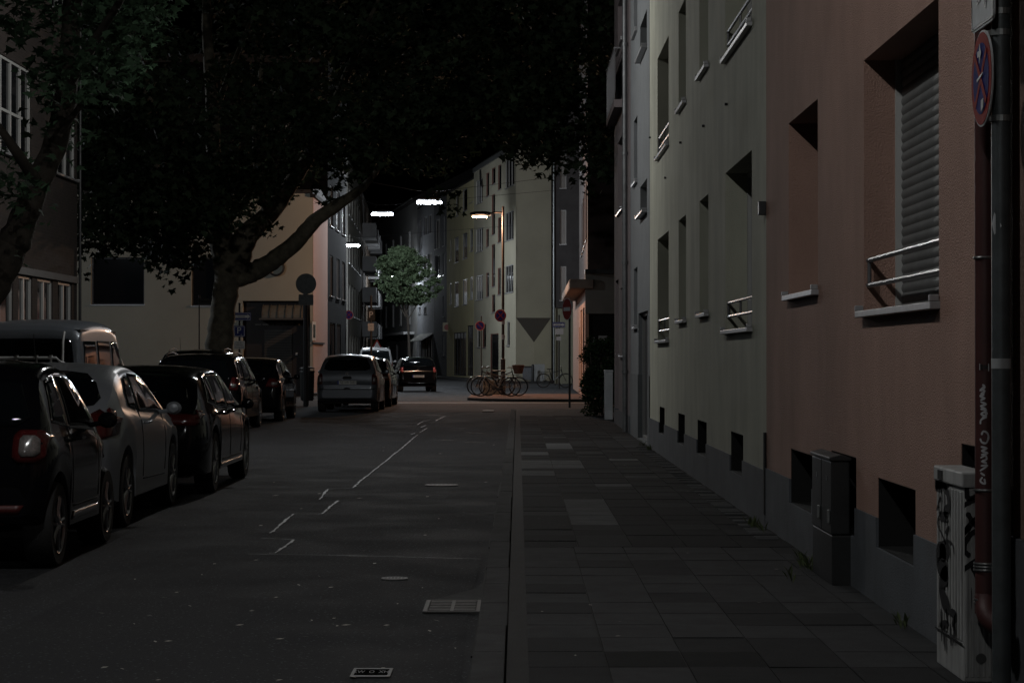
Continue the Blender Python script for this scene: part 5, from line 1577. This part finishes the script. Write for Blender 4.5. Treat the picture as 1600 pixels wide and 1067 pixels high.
# hedge by the corner
th = thing('shrub', 'dark bushy shrub behind the white cabinet at the corner', 'plant', (1.95, 50.4, .09))
limbs('stems', [([(1.8 + .2 * k, 50.4 + .2 * (k % 2), .09), (1.75 + .22 * k, 50.4, .9), (1.7 + .25 * k, 50.5, 1.7)], [.03, .02, .01]) for k in range(4)], th, M_bark2, 6)
cs = []; rs = []
for k in range(110):
    z = rng.uniform(.15, 1.9)
    w = .22 + .26 * min(1, (2.1 - z) / .9)
    cs.append((2.0 + rng.uniform(-1, 1.1) * w, 50.5 + rng.uniform(-.5, .5), z)); rs.append(rng.uniform(.1, .2))
pts = clump_points(cs, rs, 3600, .8)
leaf_mesh('leaves', pts, .075, leaf_mat('shrub_leaf_dark', (.025, .045, .02), .25), th, shape=OVAL, up=.4)

# weeds at the foot of the walls
mb = MB()
for (x, y_, n_) in ((1.93, 17.4, 26), (1.9, 13.95, 30), (1.92, 14.3, 14), (1.96, 31.5, 24), (1.95, 33, 16), (1.97, 10.9, 10), (1.95, 16.9, 12), (1.7, 13.2, 8)):
    for k in range(n_):
        a = random.uniform(0, 2 * PI); l = random.uniform(.03, .11)
        b_ = Vector((x - abs(random.gauss(0, .03)), y_ + random.gauss(0, .12), .098))
        tip = b_ + Vector((math.cos(a) * l * .6 - .01, math.sin(a) * l * .6, l))
        s_ = Vector((-math.sin(a), math.cos(a), 0)) * random.uniform(.004, .012)
        m_ = (b_ + tip) / 2 + Vector((0, 0, .01))
        mb.add([b_, m_ + s_, tip, m_ - s_], [(0, 1, 2, 3)])
tag(mb.build('weeds', leaf_mat('weed_green', (.06, .075, .035), .2)), 'low weeds growing along the foot of the house walls', 'weeds', kind='stuff')
# litter of small leaves on road and pavement
mb = MB()
lit = [zq(a, b) for a, b in ((268, 828), (355, 820), (350, 843), (243, 892), (560, 847), (565, 854), (603, 763), (728, 869), (828, 937), (545, 1015), (838, 419), (285, 194), (97, 183), (212, 98), (550, 148), (978, 140), (430, 1050), (965, 828), (227, 390), (470, 555), (655, 348), (860, 403), (120, 287), (660, 808), (700, 700))]
for x, y_ in lit + [(random.uniform(150, 760), 600 + random.random() ** .7 * 480) for _ in range(60)]:
    X_, Y_ = gp(x, y_)
    if X_ < -3 or y_ < 640: continue
    a = random.uniform(0, PI); l = random.uniform(.012, .03) * (1 if y_ > 800 else 1.4)
    c = Vector((X_, Y_, .011)); d_ = Vector((math.cos(a), math.sin(a), 0)) * l; s_ = Vector((-d_.y, d_.x, 0)) * .4
    mb.add([c - d_, c - s_, c + d_ + Vector((0, 0, .002)), c + s_ + Vector((0, 0, .003))], [(0, 1, 2, 3)])
for _ in range(50):
    X_, Y_ = random.uniform(.1, 1.95), random.uniform(9, 40)
    c = Vector((X_, Y_, .106)); a = random.uniform(0, PI); d_ = Vector((math.cos(a), math.sin(a), 0)) * random.uniform(.008, .02); s_ = Vector((-d_.y, d_.x, 0)) * .4
    mb.add([c - d_, c - s_, c + d_, c + s_], [(0, 1, 2, 3)])
tag(mb.build('leaf_litter', mat('dry_leaf', (.3, .28, .24), .7, var=.3, vs=30)), 'small dry leaves scattered on road and pavement', 'leaf litter', kind='stuff')

# ================================================================ STREET FURNITURE
# graffiti cabinet
def cabinet(name, label, x0, x1, y0, y1, z1, m, cap=.045):
    t = thing(name, label, 'cabinet', ((x0 + x1) / 2, (y0 + y1) / 2, .1))
    return t
xg0, xg1, yg0, yg1 = 1.885, 2.004, 9.07, 9.66
M_cab = mat('dirty_white_cabinet', (.3, .3, .295), .6, var=.28, vs=7, stretch=(3, 3, .6))
tg = cabinet('distribution_cabinet', 'pale ribbed utility cabinet covered in black graffiti, beside the red downpipe', xg0, xg1, yg0, yg1, .98, M_cab)
mb = MB().box(xg0, xg1, yg0, yg1, .1, .915)
mb.build('housing', M_cab, tg, bevel=.004)
mb = MB()
for k in range(9): mb.box(xg0 - .006, xg0 - .0005, yg0 + .03 + k * .062, yg0 + .055 + k * .062, .27, .9)
for k in range(5): mb.box(xg0 + .006 + k * .024, xg0 + .018 + k * .024, yg0 - .006, yg0 - .0005, .12, .9)
mb.build('ribs', M_cab, tg, bevel=.003)
MB().box(xg0 - .012, xg1, yg0 - .012, yg1 + .01, .918, .985).build('cap', M_cab, tg, bevel=.008)
MB().box(xg0 - .016, xg0 - .0125, yg1 - .2, yg1 - .1, .93, .97).build('vent', M_black, tg)
MB().box(xg0 - .008, xg0 - .0065, yg0, yg1, .255, .262).build('base_seam', M_black, tg)
MB().lathe([(.0, -.004), (.022, -.004), (.022, -.001)], (xg0 + .07, yg0 - .0065, .2), 'y', 20).build('lock_plate', mat('lock_grey', (.1, .1, .1), .5, metal=.6), tg)
M_spb = mat('black_spray_paint', (.008, .008, .009), .45)
# front (camera side): a = x in metres from the corner, b = z ; read from the enlargements
def g1(a, b): return ((1440 + a / 4.444 - 1506) / F * yg0, CZ - (560 + b / 4.444 - CY) * yg0 / F)
def g2(a, b): return ((1440 + a / 3.994 - 1506) / F * yg0, CZ - (800 + b / 3.994 - CY) * yg0 / F)
fmf = lambda a, b: Vector((xg0 + max(.001, min(a, xg1 - xg0)), yg0 - .0085, b))
mb = MB()
for st_ in ([g1(245, 915), g1(300, 895), g1(395, 830)], [g1(290, 815), g1(310, 900), g1(320, 970), g1(385, 950)], [g1(255, 1060), g1(300, 1010), g1(395, 960)],
            [g2(235, 150), g2(290, 90), g2(355, 20)], [g2(280, 0), g2(320, 60), g2(350, 90)], [g2(300, 270), g2(265, 240), g2(270, 180), g2(310, 130), g2(355, 110)], [g2(235, 375), g2(290, 330), g2(350, 290)], [g2(310, 330), g2(355, 420)], [g2(230, 160), g2(260, 130), g2(300, 80)]):
    ribbon(mb, st_, .022, fmf)
for x, z in ((.02, .8), (.05, .78), (.075, .62), (.03, .5)): ribbon(mb, [(x, z), (x + .001, z - .09)], .003, fmf)
mb.build('graffiti', M_spb, tg)
def sd(a, b, k, x0, y0):      # street side: position along Y from the picture's x
    X_ = x0 + a / k; Y_ = y0 + b / k
    Y = (xg0 - .008) * F / (X_ - CX)
    return (Y, CZ - (Y_ - CY) * Y / F)
s1 = lambda a, b: sd(a, b, 4.444, 1440, 560)
s2 = lambda a, b: sd(a, b, 3.994, 1440, 800)
fms = lambda a, b: Vector((xg0 - .0085, a, b))
mb = MB()
for st_ in ([s1(95, 900), s1(120, 850), s1(150, 880), s1(180, 940), s1(185, 1040), s1(150, 1060)], [s1(90, 880), s1(110, 870), s1(135, 900)], [s1(110, 870), s1(150, 860), s1(175, 890)]):
    ribbon(mb, st_, .05, fms)
for st_ in ([s2(170, 235), s2(110, 235), s2(100, 300), s2(120, 350), s2(160, 370)], [s2(160, 380), s2(120, 430), s2(125, 520), s2(170, 600)], [s2(110, 240), s2(150, 260)]):
    ribbon(mb, st_, .085, fms)
for st_ in ([s2(118, 600), s2(122, 800)], [s2(140, 700), s2(142, 860)], [s2(110, 700), s2(165, 690)], [s2(175, 690), s2(180, 830)], [s2(205, 700), s2(195, 810)], [s2(150, 600), s2(158, 690)], [s2(170, 620), s2(210, 640), s2(185, 700)], [s2(205, 640), s2(195, 740)]):
    ribbon(mb, st_, .035, fms)
for st_ in ([s1(100, 1050), s1(130, 960), s1(110, 1000)], [s2(120, 0), s2(95, 60), s2(130, 150), s2(150, 200)], [s2(140, 130), s2(170, 90), s2(150, 160), s2(190, 200), s2(200, 260)], [s2(150, 0), s2(140, 120)], [s2(110, 40), s2(165, 50)], [s2(110, 20), s2(160, 25)], [s2(105, 0), s2(165, 5)], [s1(140, 940), s1(135, 1060)], [s1(160, 950), s1(158, 1060)]):
    ribbon(mb, st_, .014, fms)
mb.build('graffiti', M_spb, tg)
# dark cabinet
xd0, yd0, yd1 = 1.885, 12.88, 13.72
td = cabinet('utility_cabinet', 'dark grey double-door utility cabinet against the terracotta house', xd0, 2.006, yd0, yd1, .87, M_dark)
M_dcab = mat('dark_cabinet_paint', (.014, .0145, .015), .5, var=.25, vs=9)
MB().box(xd0, 2.005, yd0, yd1, .1, .4).build('base', M_dcab, td, bevel=.006)
mb = MB()
for a in (yd0, yd0 + .425):
    MB().box(xd0 - .004, 1.995, a + .004, a + .411, .405, .845).build('door', M_dcab, td, bevel=.008)
    MB().box(xd0 - .016, xd0 - .0045, a + .05, a + .1, .47, .55).build('door_handle', M_galv, td, bevel=.004)
    mb.prism([(xd0 - .015, .848), (xd0 - .015, .868), (1.94, .885), (2.003, .868), (2.003, .848)], lambda p, q, t: (p, t, q), a - .004, a + .417)
mb.build('lid', M_dcab, td, bevel=.004)
MB().box(xd0 - .007, xd0 - .005, yd0 + .18, yd0 + .2, .72, .75).box(xd0 - .007, xd0 - .005, yd0 + .6, yd0 + .62, .72, .75).build('label_plate', M_galv, td)
# white cabinet at the corner
Yw = 47.0
tw = cabinet('utility_cabinet', 'slim white utility cabinet in front of the dark shrub', 1.9, 2.08, Yw, Yw + .5, 1.2, M_cab)
MB().box(1.91, 2.085, Yw, Yw + .45, .1, 1.14).build('housing', mat('white_cabinet_paint', (.34, .36, .38), .5, var=.12, vs=5), tw, bevel=.01)
MB().box(1.9, 2.095, Yw - .01, Yw + .46, 1.142, 1.19).build('cap', mat('white_cabinet_paint', (.3, .3, .3)), tw, bevel=.01)
MB().box(1.93, 2.065, Yw - .004, Yw - .001, .3, 1.08).build('door', mat('white_cabinet_door', (.31, .33, .35), .5, var=.1), tw)
# litter bin
xb_, Yb = (480 - CX) * 65 / F, 65.0
tb = thing('litter_bin', 'dark round litter bin under the round sign', 'bin', (xb_, Yb, 0))
MB().lathe([(0, .15), (.17, .15), (.2, .2), (.22, 1.0), (.24, 1.02), (.23, 1.06), (.18, 1.06), (.17, .9)], (xb_, Yb, 0), 'z', 24).build('barrel', mat('bin_paint', (.04, .045, .045), .45, metal=.3), tb, smooth=True)
MB().lathe([(.24, 1.12), (.22, 1.16), (0, 1.2)], (xb_, Yb, 0), 'z', 24).tube([(xb_ - .2, Yb, 1.0), (xb_ - .2, Yb, 1.14)], .012).tube([(xb_ + .2, Yb, 1.0), (xb_ + .2, Yb, 1.14)], .012).build('lid', M_dark, tb, smooth=True)
MB().tube([(xb_, Yb, 0), (xb_, Yb, .2)], .05, 10).build('foot', M_dark, tb)

# near pole with the two big signs
sx_, sy_ = 1.915, 8.5
t1 = sign_pole('sign_post', 'grey post at the right edge carrying a round no-stopping sign and a white arrow sign', sx_, sy_, 3.4, .037, .1)
no_stopping(t1, (1.862, 8.585, CZ + (558 - 123) * 8.585 / F), .385, (0, -1, 0))
p_, fm = t1.children[-1], None
for ch in t1.children:
    if ch.name.startswith('sign_panel'): p_ = ch
cc = Vector((1.862, 8.585, CZ + (558 - 123) * 8.585 / F))
fm = lambda a, b, s_=0.0: cc + Vector((0, -1, 0)) * a + Vector((0, 0, 1)) * b + Vector((-1, 0, 0)) * (.0045 + s_)
flat(p_, 'white_arrow', [[(-.012, .06), (.012, .06), (.012, .1), (.04, .1), (0, .135), (-.04, .1), (-.012, .1)]], lambda a, b, s_: fm(b * .9 - .1, a + .1 + .0, s_), M_swhite, .006)
flat(p_, 'white_bar', [[(.02, -.135), (.06, -.12), (.06, -.085), (.02, -.09)]], lambda a, b, s_: fm(a, b, s_), M_swhite, .006)
flat(p_, 'scratch', [[(-.05, -.01), (0, .0), (.05, .012), (.05, .018), (0, .01), (-.05, 0)]], fm, M_spray, .007)
c2 = (1.862, 8.57, CZ + (558 + 55) * 8.57 / F)
p2, fm2 = sign_plate(None, t1, 'arrow_sign_panel', 'rect', c2, .42, .5, (0, -1, 0), M_swhite)
flat(p2, 'black_border', [[(-.2, -.24), (.2, -.24), (.2, -.232), (-.2, -.232)], [(-.2, .232), (.2, .232), (.2, .24), (-.2, .24)], [(-.2, -.232), (-.192, -.232), (-.192, .232), (-.2, .232)], [(.192, -.232), (.2, -.232), (.2, .232), (.192, .232)]], fm2, M_ink)
for dx_, dy_, up in ((-.06, -.05, 1), (.06, -.06, -1)):
    flat(p2, 'black_arrow', [[(dx_ - .014, dy_ - .09), (dx_ + .014, dy_ - .09), (dx_ + .014, dy_ + .09), (dx_ - .014, dy_ + .09)], [(dx_ - .045, dy_ + up * .06), (dx_ + .045, dy_ + up * .06), (dx_, dy_ + up * .125)]], fm2, M_ink, .0005)
flat(p2, 'black_arrow', [[(-.09, -.145), (.1, -.125), (.1, -.105), (-.09, -.125)]], fm2, M_ink, .0008)
for z in (c2[2] - .2, cc.z + .17, cc.z - .17): MB().lathe([(.037, -.012), (.042, -.012), (.042, .012), (.037, .012)], (sx_, sy_, z), 'z', 20).box(1.866, 1.9, sy_ - .01, sy_ + .06, z - .01, z + .01).build('bracket', M_galv, t1)
pm_ = lambda a, b: Vector((sx_ + .0382 * math.cos(-PI / 2 + a / .037), sy_ + .0382 * math.sin(-PI / 2 + a / .037), b))
z_ = CZ - (349 - CY) * 8.46 / F
stkr = MB().add([pm_(-.035, z_ + .045), pm_(-.005, z_ - .01), pm_(-.035, z_ - .045), pm_(-.05, z_)], [(0, 1, 2, 3)]).build('torn_sticker', M_swhite, t1)
z_ = CZ - (568 - CY) * 8.46 / F
MB().lathe([(.0375, -.02), (.0385, -.02), (.0385, .02), (.0375, .02)], (sx_, sy_, z_), 'z', 20).build('grey_band', mat('band_grey', (.3, .31, .32), .5), t1, smooth=True)

# no-entry sign
xe, Ye = (890 - CX) * 58.5 / F, 58.5
t2 = sign_pole('sign_post', 'dark post with an edge-on round no-entry sign at the pavement corner', xe, Ye, 2.95, .03, .09, M_dark)
rt = Vector((math.cos(R(66)), -math.sin(R(66)), 0))
p, fm = sign_plate(None, t2, 'sign_panel', 'round', (xe - .07, Ye - .08, CZ + (558 - 483) * 58.4 / F), .6, .6, rt, M_swhite)
flat(p, 'red_disc', [disc(.285)], fm, M_sred)
flat(p, 'white_bar', [[(-.21, -.05), (.21, -.05), (.21, .05), (-.21, .05)]], fm, M_swhite, .0016)

def far_sign(label, x, Y, ztop, items, r=.03, z0=0.0, material=M_dark):
    X_ = (x - CX) * Y / F
    t = sign_pole('sign_post', label, X_, Y, ztop, r, z0, material)
    for it in items:
        k, ix, iy, w, h = it[:5]
        c = WP(ix, iy, Y - r - .012)
        if k == 'noStop': no_stopping(t, c, w, (1, 0, 0))
        elif k == 'noPark':
            p, fm = sign_plate(None, t, 'sign_panel', 'round', c, w, w, (1, 0, 0), M_swhite)
            flat(p, 'red_ring', [disc(w * .48)], fm, M_sred)
            flat(p, 'blue_field', [disc(w * .38)], fm, M_sblue, .0015)
            a = w * .27; bw = w * .06
            flat(p, 'red_bar', [[(-a, a - bw), (-a + bw, a), (a, -a + bw), (a - bw, -a)]], fm, M_sred, .003)
        else:
            base = dict(P=M_sblue, oneway=M_sblue, white=M_swhite, Pblack=M_ink, back=M_sback, backround=M_sback, black=M_dark)[k]
            p, fm = sign_plate(None, t, 'sign_panel', 'round' if k == 'backround' else 'rect', c, w, h, (1, 0, 0), base)
            n0 = Vector((1, 0, 0)); u0v = Vector((0, 0, 1))
            def tx(s, size, a, b, m, sxx=1.0): text_part('sign_lettering', s, size, fm(a, b, .002), n0, u0v, m, p, sx=sxx)
            if k in ('P', 'Pblack'):
                tx('P', h * .78, -w * .04, h * .05 if len(it) > 5 else 0, M_swhite)
                if len(it) > 5: tx(it[5], h * .22, w * .18, -h * .32, M_swhite)
            if k in ('P', 'oneway'):
                e = w / 2 - .02; g = h / 2 - .02
                flat(p, 'white_border', [[(-e, -g), (e, -g), (e, -g + .012), (-e, -g + .012)], [(-e, g - .012), (e, g - .012), (e, g), (-e, g)], [(-e, -g + .012), (-e + .012, -g + .012), (-e + .012, g - .012), (-e, g - .012)], [(e - .012, -g + .012), (e, -g + .012), (e, g - .012), (e - .012, g - .012)]], fm, M_swhite)
            if k == 'oneway':
                q = h * .17
                flat(p, 'white_arrow', [[(-w * .42, -q), (w * .3, -q), (w * .3, -q * 1.9), (w * .45, 0), (w * .3, q * 1.9), (w * .3, q), (-w * .42, q)]], fm, M_swhite, .0005)
                text_part('sign_lettering', 'Einbahnstraße', h * .26, fm(-w * .04, 0, .004), n0, u0v, M_ink, p, sx=w / .8 * .9 if w < .8 else .95)
            if k == 'white' and len(it) > 5:
                ls = it[5].split('|')
                for q, s in enumerate(ls): tx(s, h / len(ls) * .6, 0, h * (.5 - (q + .5) / len(ls)) * .86, M_ink, .9)
    return t

_w, _b = M_swhite, M_sblue
M_swhite, M_sblue = M_swb, M_sbb
far_sign('post beside the tree trunk with a blue one-way arrow over a blue parking sign', 374, 62, 3.0,
    [('oneway', 378, 494.5, .52, .24), ('P', 374, 517.5, .33, .33, '←'), ('white', 374, 539, .31, .24, 'nur mit|Parkschein|werktags 9-20')], .03)
M_swhite, M_sblue = _w, _b
far_sign('thick dark post with the backs of a round sign and a plate, by the bin', 477.5, 63.5, 3.9,
    [('backround', 478, 443.5, .61, .61), ('back', 478, 468.5, .44, .32)], .07)
far_sign('slim post with a small round no-parking sign, beside the bicycles', 752, 86, 3.1, [('noPark', 750, 509, .38, .38)], .022)
far_sign('post carrying a red-bordered no-stopping sign in front of the left-hand houses', 545.5, 98, 3.6, [('noStop', 545, 492, .42, .5)], .025)
far_sign('post with a black parking sign and a brown plate, in front of the white minivan', 580, 86, 3.9, [('Pblack', 580, 492, .29, .46), ('white', 579.5, 511, .24, .3, '—|—')], .045)
far_sign('post with a blue one-way arrow above white plates near the lone bicycle', 873.5, 100, 3.4, [('oneway', 873, 507.5, .6, .26), ('white', 874, 518, .38, .27), ('white', 873, 529, .22, .18)], .035)
# triangular warning sign seen beyond the minivan
t = far_sign('small triangular warning sign beyond the white minivan', 589, 122, 2.5, [], .025)
c = WP(589, 538, 121.9)
MB().prism([(-.32, -.26), (.32, -.26), (0, .3)], lambda a, b, s_: c + Vector((a, -s_, b)), 0, .01).build('sign_panel', M_sred, t)
MB().prism([(-.2, -.19), (.2, -.19), (0, .16)], lambda a, b, s_: c + Vector((a, -s_, b)), .012, .014).build('white_field', M_swhite, t)
# no-stopping sign on lamp post: a thing of its own
pc = WP(782, 493, 77.9)
t = thing('traffic_sign', 'round no-stopping sign fixed to the tall lamp post', 'sign', tuple(pc), 0)
no_stopping(t, pc, .46, (.92, -.38, 0))
MB().box(pc.x, pc.x + .09, pc.y + .01, pc.y + .05, pc.z - .02, pc.z + .02).build('bracket', M_galv, t)
# street name plate on its own post in front of the cream building
Xn, Yn2 = (311 - CX) * 66 / F, 66
t = sign_pole('street_name_sign', 'white street name plate reading Heinrich, half hidden by the tree trunk', Xn, Yn2, CZ + (558 - 463) * 66 / F, .02, 0, M_dark)
c = WP(322, 471, 65.95)
p, fm = sign_plate(None, t, 'name_panel', 'rect', c, .5, .18, (1, 0, 0), M_swhite)
text_part('street_name', 'Heinrich-', .13, fm(0, 0, .002), (1, 0, 0), (0, 0, 1), M_ink, p, sx=.9)

# shop projecting signs, boards by the corner wall
t = thing('leaning_board', 'pale board leaning against the corner house wall', 'board', (WP(842, 590, 122).x, 122, .1))
MB().prism([(-.36, 0), (.3, 0), (.34, .95), (-.28, .95)], lambda a, b, s_: (WP(842, 590, 122).x + a, 122 + b * .2 + s_, .12 + b), 0, .03).build('panel', mat('pale_board', (.3, .31, .32), .7, var=.1), t)
for (x, lab, nm) in ((824, 'grey wheeled bin left of the leaning board', 'wheeled_bin'),):
    c = WP(x, 590, 122.4)
    t = thing(nm, lab, 'bin', (c.x, c.y, .1))
    MB().prism([(-.26, .06), (.26, .06), (.3, .78), (-.3, .78)], lambda a, b, s_: (c.x + a, c.y + s_, .1 + b), 0, .5).build('tub', mat('bin_grey', (.13, .14, .16), .5, var=.2, vs=9), t, bevel=.03)
    MB().prism([(-.33, .785), (.33, .785), (.3, .86), (-.3, .86)], lambda a, b, s_: (c.x + a, c.y + s_, .1 + b), -.04, .52).build('lid', M_dark, t, bevel=.02)
c = WP(832.5, 590, 121.3)
t = tag(MB().lathe([(0, .0), (.08, 0), (.08, .9), (.06, .96), (0, .98)], (c.x, c.y, .1), 'z', 14).build('bollard', M_dark, smooth=True), 'short black bollard beside the leaning board', 'bollard')

# planter behind the bicycles
t = thing('planter', 'low rough stone planter with a small bush behind the bicycles', 'planter', (WP(772, 600, 79).x, 79.2, .09))
c = WP(772, 600, 79.2)
MB().box(c.x - .42, c.x + .42, 79.0, 79.6, .09, .62).build('trough', mat('rough_stone', (.12, .105, .085), .9, var=.35, vs=14, bump=1, bs=50), t, bevel=.02)
pts = clump_points([(c.x + q, 79.3, .8 + .1 * (i % 2)) for i, q in enumerate((-.25, 0, .2))], [.22, .26, .2], 500, .8)
leaf_mesh('bush', pts, .06, leaf_mat('shrub_leaf_dark', (.025, .045, .02), .25), t, shape=OVAL)

M_bsil = mat('champagne_frame_paint', (.2, .16, .13), .3, metal=.7)
M_bblk = mat('black_frame_paint', (.02, .02, .02), .3, coat=.6)
bx = lambda x, Y: (x - CX) * Y / F
bicycle('pale framed bicycle standing side-on, nearest of the bicycles at the corner', (bx(798.5, 75.4), 75.4, .09), PI, M_bsil)
bicycle('dark bicycle with a brown wicker basket, behind the pale framed one', (bx(763, 76.3), 76.3, .09), R(-6), M_bblk, basket=True)
bicycle('black bicycle facing left, mostly hidden behind the pale framed one', (bx(790, 77.0), 77.0, .09), R(170), M_bblk, rack=False)
bicycle('lone black bicycle by the wall to the right of the leaning board', (bx(849, 103), 103, 0), R(4), M_bblk, group='bicycles parked at the corner')

# gully grate, covers
M_iron = mat('worn_iron', (.06, .058, .056), .7, metal=.2, var=.25, vs=20)
ga = gp(662, 957); gb = gp(788, 941)
x0, x1, y0, y1 = -.555, -.075, 12.28, 12.86
x1 = -.212
t = thing('gully_grate', 'rectangular iron gully grate in the gutter beside the kerb', 'drain grate', ((x0 + x1) / 2, y0, .0))
x0, x1 = -.545, -.215
t.location = ((x0 + x1) / 2, (y0 + y1) / 2, 0)
MB().box(x0, x1, y0, y1, .0065, .0085).build('shaft', M_black, t)
mb = MB()
mb.box(x0, x1, y0, y0 + .03, .009, .018).box(x0, x1, y1 - .03, y1, .009, .018).box(x0, x0 + .025, y0 + .03, y1 - .03, .009, .018).box(x1 - .025, x1, y0 + .03, y1 - .03, .009, .018)
mb.build('rim', M_iron, t)
mb = MB()
for k in range(6):
    yk = y0 + .075 + k * .082
    mb.box(x0 + .03, x1 - .03, yk, yk + .035, .009, .017)
mb.box((x0 + x1) / 2 - .01, (x0 + x1) / 2 + .01, y0 + .03, y1 - .03, .009, .0165)
mb.build('bars', M_iron, t)
def cover(label, x, y_, r_, rectw=None):
    X_, Y_ = gp(x, y_)
    t = thing('valve_cover', label, 'cover', (X_, Y_, .008), 0, 'iron covers in the road')
    M_rimc = mat('polished_iron_rim', (.16, .16, .16), .7, metal=.1, var=.2, vs=40)
    if rectw:
        w, h = rectw
        MB().box(X_ - w / 2, X_ + w / 2, Y_ - h / 2, Y_ + h / 2, .0085, .012).build('plate', M_rimc, t, bevel=.001)
        MB().box(X_ - w / 2 + .015, X_ + w / 2 - .015, Y_ - h / 2 + .04, Y_ + h / 2 - .04, .0122, .0128).build('dark_field', mat('tarred_black', (.004, .004, .004), 1.0, spec=0.0), t)
        text_part('cast_lettering', 'KW  O  XHI', .11, (X_, Y_, .0135), (1, 0, 0), (0, 1.0, 0), M_rimc, t, sx=.3)
    else:
        MB().lathe([(r_ * .78, .004), (r_, .004), (r_, .0005), (r_ * 1.02, 0)], (X_, Y_, .008), 'z', 36).build('rim', M_rimc, t)
        MB().lathe([(0, .002), (r_ * .78, .002)], (X_, Y_, .008), 'z', 36).build('lid', M_iron, t)
        mb = MB()
        for k in range(-2, 3): mb.box(X_ + k * r_ * .26 - .004, X_ + k * r_ * .26 + .004, Y_ - r_ * .5, Y_ + r_ * .5, .0105, .0135)
        mb.build('cast_ribs', M_rimc, t)
cover('small round iron cover in the middle of the lane, in front of the grate', 616.5, 905, .088)
cover('round iron cover farther up the lane, past the pale cross seam', 690, 758.5, .19)
cover('small rectangular iron cover with raised letters at the bottom of the view', 581, 1053, 0, (.185, .27))
